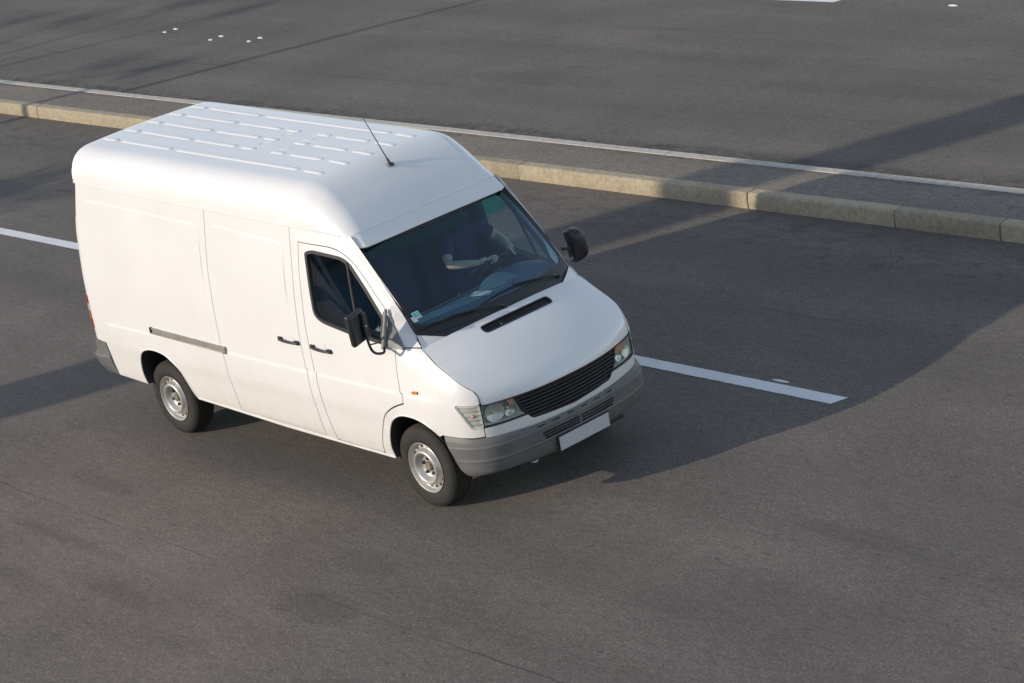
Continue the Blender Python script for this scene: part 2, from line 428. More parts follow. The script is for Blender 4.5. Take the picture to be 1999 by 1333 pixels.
# ---- van body surfaces (van frame: x forward, y left, z up; right side is y<0) ----
def lerp_tab(tab, x):
    if x <= tab[0][0]: return tab[0][1]
    for (a, b), (c, d) in zip(tab, tab[1:]):
        if x <= c: return b + (d - b) * (x - a) / (c - a)
    return tab[-1][1]
def hermite_tab(tab, x):
    n = len(tab)
    if x <= tab[0][0]: return tab[0][1]
    if x >= tab[-1][0]: return tab[-1][1]
    for i in range(n - 1):
        if x <= tab[i + 1][0]: break
    def slope(k):
        if k <= 0: return (tab[1][1] - tab[0][1]) / (tab[1][0] - tab[0][0])
        if k >= n - 1: return (tab[-1][1] - tab[-2][1]) / (tab[-1][0] - tab[-2][0])
        return (tab[k + 1][1] - tab[k - 1][1]) / (tab[k + 1][0] - tab[k - 1][0])
    h = tab[i + 1][0] - tab[i][0]; t = (x - tab[i][0]) / h
    return ((2*t**3 - 3*t*t + 1) * tab[i][1] + (t**3 - 2*t*t + t) * h * slope(i)
            + (3*t*t - 2*t**3) * tab[i + 1][1] + (t**3 - t*t) * h * slope(i + 1))
def sstep(a, b, x):
    t = min(1, max(0, (x - a) / (b - a))); return t * t * (3 - 2 * t)
def catmull(pts, n):
    out = []
    P = [pts[0]] + list(pts) + [pts[-1]]
    for i in range(1, len(P) - 2):
        p0, p1, p2, p3 = P[i-1], P[i], P[i+1], P[i+2]
        for k in range(n):
            t = k / n
            out.append(tuple(.5 * (2*b + (c-a)*t + (2*a-5*b+4*c-d)*t*t + (3*b-a-3*c+d)*t**3) for a, b, c, d in zip(p0, p1, p2, p3)))
    out.append(tuple(pts[-1]))
    return out
PLAN = [(-4.62, 0), (-4.62, .3), (-4.62, .6), (-4.617, .76), (-4.60, .86), (-4.56, .928), (-4.49, .958), (-4.40, .966), (-4.2, .966), (-3, .966), (-1.5, .966), (-.3, .966),
        (.1, .966), (.30, .963), (.45, .942), (.55, .918), (.63, .883), (.695, .835), (.745, .775), (.787, .685), (.822, .56), (.847, .42), (.862, .25), (.87, .1), (.872, 0)]
_c = catmull(PLAN, 12)
_s = [0.0]
for a, b in zip(_c, _c[1:]): _s.append(_s[-1] + math.hypot(b[0]-a[0], b[1]-a[1]))
_i0 = min(range(len(_c)), key=lambda i: abs(_c[i][0]) if _c[i][1] > .9 else 9)
_off = _s[_i0] - _c[_i0][0]
_s = [v - _off for v in _s]
S_REAR, S_FRONT = _s[0], _s[-1]
def plan(s):
    """point and outward normal of the body outline at arc s (right side, y<0); beyond the front centre it mirrors"""
    flip = False
    if s > S_FRONT: s = 2 * S_FRONT - s; flip = True
    i = min(len(_s) - 2, max(0, bisect.bisect(_s, s) - 1))
    t = (s - _s[i]) / (_s[i+1] - _s[i])
    x = _c[i][0] + t * (_c[i+1][0] - _c[i][0]); y = _c[i][1] + t * (_c[i+1][1] - _c[i][1])
    a = _c[max(0, i-2)]; b = _c[min(len(_c)-1, i+3)]
    tx, ty = b[0]-a[0], b[1]-a[1]; l = math.hypot(tx, ty)
    nx, ny = -ty / l, tx / l
    if i >= len(_c) - 4:
        k = (len(_c) - 1 - (i + t)) / 4.; nx, ny = nx * k + (1 - k), ny * k; l = math.hypot(nx, ny); nx /= l; ny /= l
    return (x, y, nx, ny) if flip else (x, -y, nx, -ny)
ZW = [(.30, .925), (.42, .942), (.50, .954), (.70, .963), (.80, .966), (.95, .966), (1.05, .964), (1.35, .952), (1.6, .93), (1.8, .908), (2.0, .885), (2.2, .862), (2.35, .845)]
SEAM_HOOD = [(.19, 1.335), (.38, 1.235), (.59, 1.135), (.735, 1.055), (.775, 1.01), (.785, .935)]
def zseam(s): return hermite_tab(SEAM_HOOD, s)
def side_d(s, z):
    d = hermite_tab(ZW, z) - .966
    ss = s if s <= S_FRONT else 2 * S_FRONT - s
    n = hermite_tab([(-1.3, 0), (-1, 0), (-.5, .015), (0, .04), (.2, .055), (.3, .06), (.5, .06)], ss)
    d -= n * (.25 + .75 * sstep(.9, 1.3, z))
    if ss > -.1 and z > .9 and ss < .8:
        zs = zseam(ss); t = min(1.3, max(0, (z - (zs - .2)) / .2))
        d -= lerp_tab([(-.1, 0), (.1, .05), (.19, .07), (.38, .045), (.59, .02), (.8, .008)], ss) * t ** 2.5
    if 1.3 < z < 2.6 and ss < .3:      # the cab sides draw in towards the windscreen pillars
        dl = max(0, .13 - (z - 1.405) * .946 - ss)
        if dl < .60: d -= .092 * (1 - dl / .60) ** 1.5 * sstep(1.36, 1.52, z)
    return d
def belt(s, z):
    if s < -4.30: return 0
    return .007 * (1 - sstep(.968, 1.004, z)) * sstep(.66, .80, z) * sstep(-4.28, -4.24, s)
def body(s, z, off=0.0):
    x, y, nx, ny = plan(s); d = side_d(s, z) + off + belt(s, z) * (1 - sstep(.30, .52, s))
    px = x + nx * d
    if s < -4: px += .10 * sstep(1.75, 2.4, z) * sstep(-4.1, -4.4, px) if 0 else .10 * sstep(1.75, 2.4, z) * (1 - sstep(-4.45, -4.15, px))
    return (px, y + ny * d, z)

HC = [(0, .28, 1.385), (.16, .40, 1.325), (.32, .52, 1.255), (.52, .66, 1.158), (.72, .78, 1.062), (.86, .845, .998), (.94, .868, .962), (1, .876, .925)]
HS = [(0, .19, 1.335), (.16, .30, 1.28), (.32, .41, 1.222), (.52, .54, 1.162), (.72, .66, 1.10), (.86, .735, 1.055), (.94, .77, 1.01), (1, .782, .935)]
def hood(u, v):
    """u 0 (cowl) .. .8 (lip); v -.84 .. .84 across"""
    t = u / .8; q = min(1, abs(v) / .84)
    cx = hermite_tab([(a, b) for a, b, c in HC], t); cz = hermite_tab([(a, c) for a, b, c in HC], t)
    s = hermite_tab([(a, b) for a, b, c in HS], t); z = hermite_tab([(a, c) for a, b, c in HS], t)
    e = body(s, z, 0)
    f = q ** 2.3
    y = q * (-e[1] - .007)
    return (cx + (e[0] - cx) * f, math.copysign(y, v), cz + (e[2] - cz) * f)
def glass(u, v, off=0.0):
    """u 0 bottom .. .9 top, v -.8 .. .8"""
    t = u / .9; q = abs(v) / .8
    b = (.27 - .14 * q ** 2.2, v * .9975, 1.395 + .012 * q * q)
    c = (-.40 - .08 * q ** 2.2, v * .963, 2.042 + .008 * q * q)
    bul = .035 * 4 * t * (1 - t)
    return (b[0] + (c[0]-b[0]) * t + (bul + off) * .73, b[1] + (c[1]-b[1]) * t, b[2] + (c[2]-b[2]) * t + (bul + off) * .68)
ROOFST = [ # centre (x,z), edge (x,y,z), yc, p
 ((-4.50, 2.24), (-4.44, .75, 2.24), .66, .8), ((-4.50, 2.40), (-4.44, .77, 2.262), .65, .75), ((-4.485, 2.49), (-4.435, .815, 2.266), .62, .68), ((-4.46, 2.532), (-4.425, .842, 2.268), .60, .66),
 ((-4.41, 2.550), (-4.40, .850, 2.268), .60, .66), ((-4.3, 2.56), (-4.3, .857, 2.262), .60, .64), ((-3.5, 2.548), (-3.5, .860, 2.238), .60, .63), ((-2.35, 2.532), (-2.35, .864, 2.214), .60, .63),
 ((-1.5, 2.52), (-1.5, .864, 2.20), .60, .63), ((-1.16, 2.513), (-1.16, 0, 2.195), .60, .64), ((-1.0, 2.497), (-.99, 0, 2.184), .60, .68), ((-.88, 2.455), (-.86, 0, 2.170), .60, .78), ((-.78, 2.395), (-.76, 0, 2.158), .60, .82),
 ((-.66, 2.30), (-.665, 0, 2.145), .61, .88), ((-.54, 2.185), (-.575, 0, 2.130), .64, .92), ((-.46, 2.105), (-.525, .776, 2.088), .68, .9), ((-.395, 2.046), (-.480, .774, 2.052), .70, 1.)]
ROOFST = [(c_, (e_[0], e_[1] or -body(e_[0], e_[2], .003)[1], e_[2]), y_, p_) for c_, e_, y_, p_ in ROOFST]
def roof(a, b):
    """a 0..16 station, b -1..1 across"""
    def col(f): return hermite_tab([(i, f(r)) for i, r in enumerate(ROOFST)], a)
    cx, cz = col(lambda r: r[0][0]), col(lambda r: r[0][1])
    ex, ey, ez = col(lambda r: r[1][0]), col(lambda r: r[1][1]), col(lambda r: r[1][2])
    yc, p = col(lambda r: r[2]), col(lambda r: r[3])
    q = abs(b)
    if q > .5:
        t = (1 - q) / .5; a1 = 1.75 - 1.36 * p; k = min(1, (ey - yc) / .2)
        b0, b1, b2, b3 = (1-t)**3, 3*t*(1-t)**2, 3*t*t*(1-t), t**3
        y = b0 * ey + b1 * (ey - .03 * k) + b2 * (yc + .085 * k) + b3 * yc; g = b1 * a1 + b2 + b3
    else:
        y = yc * q / .5; g = 1
    cr = .014 * (1 - (min(1, y / yc)) ** 2)
    h = max(0, min(1, (cz - ez) / .2))
    z = ez + (cz - .014 * h - ez) * g + cr * h
    gx = g if a < 10 else g * (1 - .0)
    x = ex + (cx - ex) * gx
    return (x, math.copysign(y, b), z)
# ------------------------------------------------------------------ setting
def sheet(name, x0, x1, y0, y1, z, mat, kind='structure'):
    o = mesh(name, [(x0, y0, z), (x1, y0, z), (x1, y1, z), (x0, y1, z)], [(0, 1, 2, 3)], mat)
    return tag(o, kind=kind)
VERGE = simple('verge_soil', (.09, .085, .05), .95, 0, .35, 2, 0, .2, .5)
sheet('ground', -900, 900, -900, 900, -.05, VERGE)
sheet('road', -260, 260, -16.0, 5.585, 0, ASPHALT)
sheet('far_road', -260, 260, 6.525, 21.5, .0, ASPHALT)
# added unseen embankment in place of trees, to darken what the side windows mirror
def reflection_backdrop():
    rnd = random.Random(11); V = []; F = []; nx, ny = 90, 14
    prof = [(-24, 0), (-27, .6), (-30, 2.2), (-34, 4.6), (-38, 6.8), (-42, 8.3), (-46, 9.2), (-52, 9.8), (-60, 10), (-70, 10), (-85, 10), (-110, 10), (-150, 10), (-200, 10), (-260, 10)]
    for j, (y, z) in enumerate(prof):
        for i in range(nx + 1):
            x = -260 + 520 * i / nx; k = min(1, j / 3)
            V.append((x + rnd.uniform(-1, 1), y + rnd.uniform(-.6, .6) * k, z + k * (math.sin(x*.13)*.5 + math.sin(x*.31 + j)*.35 + rnd.uniform(-.25, .25)) - .05))
    for j in range(ny):
        for i in range(nx): a = j*(nx+1) + i; F.append((a, a+nx+1, a+nx+2, a+1))
    o = mesh('reflection_backdrop', V, F, SCRUB, None, True); tag(o, kind='structure')
SCRUB = simple('scrub', (.045, .055, .025), .95, 0, .55, 1.2, 0, .2, .8)
reflection_backdrop()
# median between the carriageways: asphalt core, stone kerbs on both sides
def prism_x(name, x0, x1, prof, mat, parent=None, bevel=0, jit=0, cuts=0):
    bm = bmesh.new(); n = max(1, cuts + 1); rings = []
    for i in range(n + 1):
        x = x0 + (x1 - x0) * i / n
        rings.append([bm.verts.new((x, y + random.uniform(-jit, jit), z + random.uniform(-jit, jit) * .6)) for y, z in prof])
    m = len(prof)
    for A, B in zip(rings, rings[1:]):
        for k in range(m): bm.faces.new((A[k], A[(k+1) % m], B[(k+1) % m], B[k]))
    bm.faces.new(rings[0]); bm.faces.new(rings[-1][::-1])
    return from_bm(name, bm, mat, parent, 35, bevel)
median = prism_x('median', -60, 30, [(5.70, -.04), (5.70, .152), (6.05, .160), (6.39, .150), (6.39, -.04)], MEDIAN)
tag(median, kind='structure')
joints = [-60, -56.2, -52.9, -49.1, -45.6, -42.2, -38.8, -35.1, -31.6, -28.2, -24.8, -21.2, -16.9, -13.4, -9.75, -6.238, -2.69, -.756, .496, 3.2, 6.4, 9.9, 13.4, 16.9, 20.4, 23.8, 27.0, 30]
for a, b in zip(joints, joints[1:]):
    t = random.uniform(-.004, .004)
    prism_x('kerb_stone', a + .006, b - .006, [(5.578 + t, -.04), (5.572 + t, .06), (5.584 + t, .150), (5.602 + t, .168), (5.722, .170), (5.722, -.04)], STONE, median, .006, .0035, max(2, int((b-a) / .16)))
x = -60.0
while x < 30:
    l = random.uniform(2.6, 3.4)
    prism_x('back_kerb_stone', x + .005, min(30, x + l) - .005, [(6.385, -.04), (6.385, .158), (6.505, .158), (6.522, .140), (6.528, -.04)], BSTONE, median, .004, .002, 4)
    x += l
def dash_mark(x0, x1, y0, y1):
    """thermoplastic lane line: slightly ragged edge"""
    n = int((x1 - x0) / .05); P = []
    for i in range(n + 1):
        x = x0 + (x1 - x0) * i / n; sl = .0
        P.append((x + (0 if 0 < i < n else 0), y0 + random.uniform(-.003, .003), .004))
        P.append((x + (.05 if i == n else (.05 if i == 0 else 0)), y1 + random.uniform(-.003, .003), .004))
    F = [(2*i, 2*i+2, 2*i+3, 2*i+1) for i in range(n)]
    return tag(mesh('lane_marking', P, F, RPAINT), kind='structure')
dash_mark(-2.4, 1.60, 1.962, 2.118)
dash_mark(-14.6, -9.2, 1.99, 2.145)
dash_mark(-26.6, -22.6, 1.99, 2.145); dash_mark(9.6, 13.6, 1.962, 2.118)
dash_mark(-11.8, -7.82, 12.72, 12.87); dash_mark(-24.0, -20.0, 12.72, 12.87)
for i, (px, py, lx, lab) in enumerate([(-19.667, 9.66, .07, 'small pale road stud nearest the median in the left pair beyond the kerb'), (-19.624, 9.846, .09, 'bright white road stud farther from the median in the left pair'),
        (-18.033, 9.45, .07, 'small pale road stud nearest the median in the middle pair'), (-18.023, 9.653, .09, 'bright white road stud farther from the median in the middle pair'),
        (-17.052, 9.507, .07, 'small pale road stud nearest the median in the right pair'), (-17.028, 9.708, .09, 'bright white road stud farther from the median in the right pair'),
        (-5.833, 12.78, .10, 'lone white road stud at the top right of the far carriageway'), (.862, 2.178, .12, 'flat white chip beside the white lane line ahead of the van')]):
    bm = bmesh.new(); bmesh.ops.create_uvsphere(bm, u_segments=14, v_segments=6, radius=1, matrix=Matrix.Translation((px, py, 0)) @ Matrix.Diagonal((lx*.8, .026 if i < 7 else .018, .018 if i < 7 else .006, 1)))
    o = from_bm('road_stud', bm, WHITEM if i < 7 else RPAINT, None, 60); tag(o, lab, 'road stud', 'white studs on the road')
# street furniture that stands left of the picture and throws the shadows seen in it
def pylon():
    t = empty('concrete_pylon', (-11.42, -14, 0))
    bm = bmesh.new(); lathe_bm(bm, [(0, 0), (0, .62), (.5, .62), (.6, .54), (12.5, .50), (12.5, 0)], 32, Matrix.Rotation(-PI/2, 4, 'X'))
    from_bm('shaft', bm, CONC, t, 40)
    box('cap', (0, 0, 12.8), (2.2, 2.2, .6), CONC, t, None, .04)
    tag(t, 'tall round concrete pylon standing beside the road behind the van', 'pylon')
pylon()
def lamp_post():
    t = empty('street_lamp', (-21.25, -4.2, 0))
    tube('pole', [(0, 0, 0), (0, 0, 3), (0, 0, 6.2), (.15, .05, 7.2), (.6, .2, 8.0)], [.10, .09, .07, .06, .05], POSTM, t, 14)
    box('base_plate', (0, 0, .02), (.4, .4, .04), POSTM, t)
    box('lamp_head', (.95, .32, 8.08), (.7, .28, .12), POSTM, t, Matrix.Rotation(.32, 3, 'Z'), .03)
    tag(t, 'slim grey street lamp with a short arm beside the road', 'street lamp')
lamp_post()
def tree(loc, crown_r, crown_z, lab, clumps=None, nleaf=5200):
    t = empty('roadside_tree', loc); rnd = random.Random(3)
    bm = bmesh.new(); tube_bm(bm, [(0, 0, 0), (.05, 0, 1.5), (0, .08, 3), (.1, 0, crown_z)], [.16, .13, .11, .06], 10)
    for k in range(7):
        a = k * 2.4; z0 = 2.4 + k * .3
        tube_bm(bm, [(0, 0, z0), (.5*math.cos(a), .5*math.sin(a), z0+.5), (1.1*math.cos(a), 1.1*math.sin(a), z0+1.1)], [.06, .045, .02], 6)
    from_bm('trunk', bm, BARK, t, 60)
    V = []; F = []
    cl = [(Vector((rnd.gauss(0, .45), rnd.gauss(0, .45), rnd.gauss(0, .32)))*crown_r + Vector((0, 0, crown_z)), rnd.uniform(.35, .7)) for _ in range(28)]
    if clumps:
        cl = clumps
        for c, r in clumps: tb = bmesh.new(); tube_bm(tb, [(0, 0, crown_z*.55), tuple(Vector((0, 0, crown_z*.62)).lerp(c, .5) + Vector((0, 0, .3))), tuple(c)], [.07, .045, .02], 6); from_bm('branch', tb, BARK, t, 60)
    for i in range(nleaf):
        c, r = cl[rnd.randrange(len(cl))]
        p = c + Vector((rnd.gauss(0, 1), rnd.gauss(0, 1), rnd.gauss(0, .8))) * r * .45
        d = Vector((rnd.uniform(-1, 1), rnd.uniform(-1, 1), rnd.uniform(-1, 1))).normalized(); e = d.orthogonal().normalized(); s = rnd.uniform(.04, .08)
        b = len(V); V += [p - d*s, p + e*s*.5, p + d*s, p - e*s*.5]; F.append((b, b+1, b+2, b+3))
    mesh('crown', V, F, LEAF, t)
    tag(t, lab, 'tree')
tree((-28.2, -8.2, 0), 1.3, 6.5, 'tall sparse tree with wide thin branches far left beside the road', [(Vector(a), r) for a, r in (((2.6, -.6, 6.9), .50), ((3.7, -.9, 7.0), .38), ((-1.9, .7, 7.1), .55), ((-3.6, .2, 7.2), .45), ((-.4, 1.3, 7.4), .5), ((1.2, .6, 7.6), .35))], 800)
tree((-19.2, -10.9, 0), 1.3, 4.9, 'young leafy tree with a slim trunk on the roadside left of the van')
# ------------------------------------------------------------------ the van
van = empty('delivery_van', (-1.8, 0, 0))
tag(van, 'white high-roof panel van driving along the near lane with a driver inside', 'van')
class _P: pass
VANP = van
_children = []
def vp(o):            # parent under the van while keeping world coordinates
    o.parent = van; o.matrix_parent_inverse = Matrix.Translation((1.8, 0, 0)); return o
def under(o, par):
    o.parent = par; o.matrix_parent_inverse = Matrix(); return o
R_ARCH = [(-3.812, .463), (-3.836, .571), (-3.815, .689), (-3.749, .778), (-3.652, .822), (-3.514, .835), (-3.356, .812), (-3.25, .756), (-3.172, .687), (-3.116, .602), (-3.061, .514), (-3.015, .457)]
F_ARCH = [(-.293, .390), (-.306, .476), (-.28, .593), (-.234, .687), (-.168, .753), (-.061, .800), (.073, .806), (.189, .786), (.276, .75), (.33, .712), (.36, .69)]
F_DOOR = [(-1.056, 2.072), (-1.091, 1.842), (-1.110, 1.388), (-1.101, 1.006), (-1.078, 1.000), (-1.085, .95), (-1.075, .668), (-1.02, .425), (-.43, .418)] + catpts([(-.425, .43), (-.405, .52), (-.355, .646), (-.276, .77), (-.156, .852), (-.026, .905)], 4) + [(-.004, .912), (-.004, .985), (-.026, .990), (-.042, 1.151), (-.041, 1.337)] + \
    catpts([(-.082, 1.467), (-.085, 1.498), (-.100, 1.537), (-.156, 1.603), (-.264, 1.717), (-.411, 1.876), (-.522, 1.968), (-.634, 2.025), (-.73, 2.048), (-.845, 2.058)], 4)
S_DOOR = [(-1.161, 2.190), (-1.205, 1.678), (-1.225, 1.31), (-1.225, 1.012), (-1.202, 1.004), (-1.212, .935), (-1.205, .712), (-1.178, .438), (-2.352, .462), (-2.395, .758), (-2.400, .971), (-2.416, 1.00), (-2.414, 1.193), (-2.410, 1.725), (-2.353, 2.206)]
WIN = WIN0 = [(-.99, 1.993), (-.956, 2.010), (-.895, 2.018), (-.709, 1.996), (-.61, 1.982), (-.558, 1.962), (-.503, 1.926), (-.336, 1.742), (-.176, 1.545), (-.154, 1.358), (-.562, 1.398), (-.783, 1.431), (-.865, 1.444), (-.931, 1.471), (-.962, 1.50), (-.975, 1.54), (-.985, 1.705)]
PILLAR_B = catpts([(-.560, 2.125), (-.462, 2.020), (-.346, 1.893), (-.219, 1.757), (-.096, 1.627), (.010, 1.500), (.112, 1.392)], 4)
NPB = len(PILLAR_B) - 1
WIN = round_poly(WIN0, .022, 3)
body_fn = lambda s, z: body(s, z)
for side in (0, 1):
    mir = bool(side)
    K = dict(mirror=mir, step=.055, stepv=.05, lines=(.955, .965, .975, .985, .995, 1.005, 1.015, .80, .76, .72, .68))
    bodyside = [(-4.95, .52), (-4.36, .50), (-4.294, .483)] + R_ARCH + [(-2.362, .434), (-1.74, .412), (-1.171, .405), (-.771, .398)] + [(-.293, .390), (-.32, .425), (-.418, .408 + .02), (-.395, .52), (-.345, .646), (-.266, .77), (-.146, .855), (-.02, .912), (.006, .912), (.006, .987), (-.014, .992), (-.028, 1.151), (-.012, 1.337), (.10, 1.340), (.185, 1.343)] + PILLAR_B[::-1] + [(-.73, 2.162), (-.945, 2.188), (-1.161, 2.204), (-2.353, 2.222), (-3.503, 2.246), (-4.383, 2.277), (-4.62, 2.29), (-4.95, 2.30)]
    lo = offset_poly(F_DOOR, .007); so = offset_poly(S_DOOR, .007)
    # keep the front door opening inside the body side: the strip ahead of it belongs to the wing
    bs = [p for p in bodyside if not (-.43 < p[0] < .02 and .42 < p[1] < 1.2)]
    i = bs.index((-.293, .390))
    bs = bs[:i] + [(-.445, .395), (-.445, .411)] + [(-1.02 - .007, .411)] + [q for q in ccw(lo)[:0]]
    # trace the rear and top edge of the door opening instead of cutting it as a hole
    dr = [(-1.028, .425), (-1.083, .668), (-1.093, .95), (-1.086, 1.000), (-1.109, 1.006), (-1.118, 1.388), (-1.098, 1.842), (-1.063, 2.079)] + catpts([(-.844, 2.065), (-.729, 2.055), (-.631, 2.032), (-.518, 1.974), (-.406, 1.882), (-.259, 1.722), (-.151, 1.608), (-.094, 1.541), (-.078, 1.499), (-.075, 1.467)], 4) + [(-.034, 1.345), (.10, 1.343), (.185, 1.346)]
    bs = bs + dr + PILLAR_B[::-1] + [(-.73, 2.162), (-.945, 2.188), (-1.161, 2.204), (-2.353, 2.222), (-3.503, 2.246), (-4.383, 2.277), (-4.62, 2.29), (-4.95, 2.30)]
    vp(panel('body_side', bs, body_fn, PAINT, None, holes=[so], flange=.03, **K))
    # A-pillar return to the glass
    def pil(t, w):
        a = Vector(body(*[lerp_tab([(k/NPB, PILLAR_B[NPB-k][q]) for k in range(NPB + 1)], t) for q in (0, 1)]))
        sb, zb = [lerp_tab([(k/NPB, PILLAR_B[NPB-k][q]) for k in range(NPB + 1)], t) for q in (0, 1)]
        tg = (Vector(body(sb + .030, zb + .024)) - a).normalized()
        g = Vector(glass(t * .885 + .005, -.792, .006)) + Vector((0, .002, 0))
        mid = a + tg * (a - g).length * .55 + Vector((.73, 0, .68)) * (.004 + .016 * t)
        return a*(1-w)**2 + mid*2*w*(1-w) + g*w*w
    P_ = vp(grid('windscreen_pillar', pil, 40, 8, PAINT, None, False, mir))
    # wing (fender)
    wing = [(-.418, .412), (-.30, .395)] + F_ARCH[1:] + [(.388, .702), (.573, .694), (.676, .688), (.767, .690), (.767, .757), (.708, .752), (.673, .764), (.647, .803), (.606, .871), (.563, .941), (.575, .955), (.655, .949), (.713, .945), (.768, .945), (.776, .96), (.768, 1.01), (.735, 1.052), (.66, 1.094), (.59, 1.132), (.48, 1.185), (.38, 1.232), (.29, 1.280), (.19, 1.336),
            (.10, 1.336), (-.034, 1.336), (-.035, 1.151), (-.018, .994), (.006, .990), (.006, .900)] + catpts([(-.02, .894), (-.148, .843), (-.267, .762), (-.345, .641), (-.395, .52), (-.415, .43)], 4)
    vp(panel('front_wing', wing, body_fn, PAINT, None, mirror=mir, step=.035, stepv=.03, flange=.03))
    # front door with its window opening
    fd = vp(panel('front_door', F_DOOR, body_fn, PAINT, None, holes=[WIN], flange=.03, **K))
    # sliding door on the kerb side, plain fixed panel opposite
    sd = vp(panel('sliding_door' if not mir else 'cargo_panel', S_DOOR, body_fn, PAINT, None, flange=.03, **K))
    # pressed window blanks
    def blank(name, q, par):
        inner = round_poly(q, .075, 6); n = len(inner); c = (sum(p[0] for p in inner)/n, sum(p[1] for p in inner)/n)
        outer = offset_poly(inner, .016)
        V = []; F = []
        for ring, off in ((outer, .0004), (offset_poly(inner, .009), .002), (inner, .0038)):
            V += [body(a, b, .0003 + off * sstep(1.47, 1.80, b)) for a, b in densify(ring, 9)]
        m = len(V) // 3
        for r in range(2):
            for k in range(m): F.append((r*m+k, r*m+(k+1) % m, (r+1)*m+(k+1) % m, (r+1)*m+k))
        if mir: V = [(x, -y, z) for x, y, z in V]; F = [f[::-1] for f in F]
        o1 = panel(name, inner, lambda s, z: body(s, z, .0003 + .0038 * sstep(1.47, 1.80, z)), PAINT, None, step=.07, flange=0, mirror=mir)
        rim = mesh('pressed_edge', V, F, PAINT, None, True)
        under(rim, o1)
        return o1
    o = blank('window_blank', [(-4.27, 2.110), (-4.28, 1.538), (-2.512, 1.485), (-2.48, 2.060)], van); vp(o)
    o = blank('window_blank', [(-2.285, 2.085), (-2.345, 1.44), (-1.325, 1.44), (-1.29, 2.035)], van); vp(o)
    # window: seal, two panes, divider
    seal = panel('window_seal', offset_poly(WIN, .004), lambda s, z: body(s, z, .003), BLACKR, None, holes=[offset_poly(WIN, -.022)], mirror=mir, step=.05, flange=.03); vp(seal)
    g1 = [(-.985, 2.0), (-.475, 1.985), (-.462, 1.78), (-.437, 1.38), (-.9, 1.44), (-.97, 1.52)]
    pane_fn = lambda s, z: body(s, z, -.014)
    def clip(poly, test): return [p for p in poly if test(p)]
    W2 = offset_poly(WIN, -.010)
    p1 = panel('rear_pane', [(-.475, 1.975)] + [p for p in W2 if p[0] < -.47] + [(-.455, 1.398)], pane_fn, SGLASS, None, mirror=mir, step=.1, flange=0)
    del p1; 
    for o in [o for o in bpy.data.objects if o.name.startswith('rear_pane')]: bpy.data.objects.remove(o)
    # split the opening at the divider
    def split(keep_front):
        out = []
        q = densify(W2, .02)
        for p in q:
            xd = -.544 + (1.971 - p[1]) * .23
            if (p[0] > xd) == keep_front: out.append(p)
        return out
    fp = split(True); rp = split(False)
    o = panel('side_window', rp, pane_fn, SGLASS, None, mirror=mir, step=.12, flange=0); vp(o)
    o = panel('quarter_window', fp, pane_fn, SGLASS, None, mirror=mir, step=.12, flange=0); vp(o)
    dv = [body(-.546 + (1.98 - z) * .23, z, .001) for z in (1.392, 1.5, 1.6, 1.7, 1.8, 1.9, 1.945)]
    if mir: dv = [(x, -y, z) for x, y, z in dv]
    vp(tube('window_divider', dv, .0125, BLACKR, None, 8))
    # inner door skin and cargo lining keep the shut lines dark
    TI = offset_poly(WIN, .005)
    vp(panel('door_trim', offset_poly(F_DOOR, .03), lambda s, z: body(s, z, -.045), TRIM, None, holes=[TI], mirror=mir, step=.1, flange=.012))
    vp(panel('cargo_lining', [(-4.4, .50), (-3.86, .50), (-3.86, .70), (-3.7, .88), (-3.3, .88), (-3.0, .55), (-2.9, .46), (-1.13, .44), (-1.13, 2.17), (-4.4, 2.2)], lambda s, z: body(s, z, -.04), LINING, None, mirror=mir, step=.2, flange=0))
    # sill return under the body
    sy = -.93 if not mir else .93
    # wheel arch lips and wells
    for arch, nm in ((R_ARCH, 'wheel_well'), (F_ARCH + [(.412, .615), (.463, .53), (.505, .44)], 'wheel_well')):
        pts = catpts(arch, 4); m = len(pts)
        V = []; F = []
        for dd, sc in ((.0015, 1.0), (-.003, .985), (-.06, .985), (-.34, 1.0)):
            for a, b in pts:
                cx = sum(q[0] for q in arch) / len(arch); s_, z_ = cx + (a - cx) * sc, .34 + (b - .34) * sc
                p = body(a, b, dd if dd > -.2 else -.05)
                V.append((p[0] + (s_ - a), (p[1] if dd > -.2 else -.60), p[2] + (z_ - b)))
        for r in range(3):
            for k in range(m - 1): F.append((r*m+k, r*m+k+1, (r+1)*m+k+1, (r+1)*m+k))
        F.append([3*m+k for k in range(m)])
        if mir: V = [(x, -y, z) for x, y, z in V]; F = [f[::-1] for f in F]
        vp(mesh(nm, V, F, BLACKR, None, False))
    # white return lip of the arch
    sgn = 1 if mir else -1
    for arch in (R_ARCH, F_ARCH):
        pts = [body(a, b, .0015) for a, b in catpts(arch, 4)]
        if mir: pts = [(x, -y, z) for x, y, z in pts]
        vp(tube('arch_lip', pts, .006, PAINT, None, 6))
    # sill lip
    pts = [body(s, z, -.004) for s, z in ((-3.01, .455), (-2.362, .434), (-1.74, .412), (-1.171, .405), (-.771, .400), (-.30, .392))]
    if mir: pts = [(x, -y, z) for x, y, z in pts]
    vp(tube('sill', pts, .012, PAINT, None, 8))

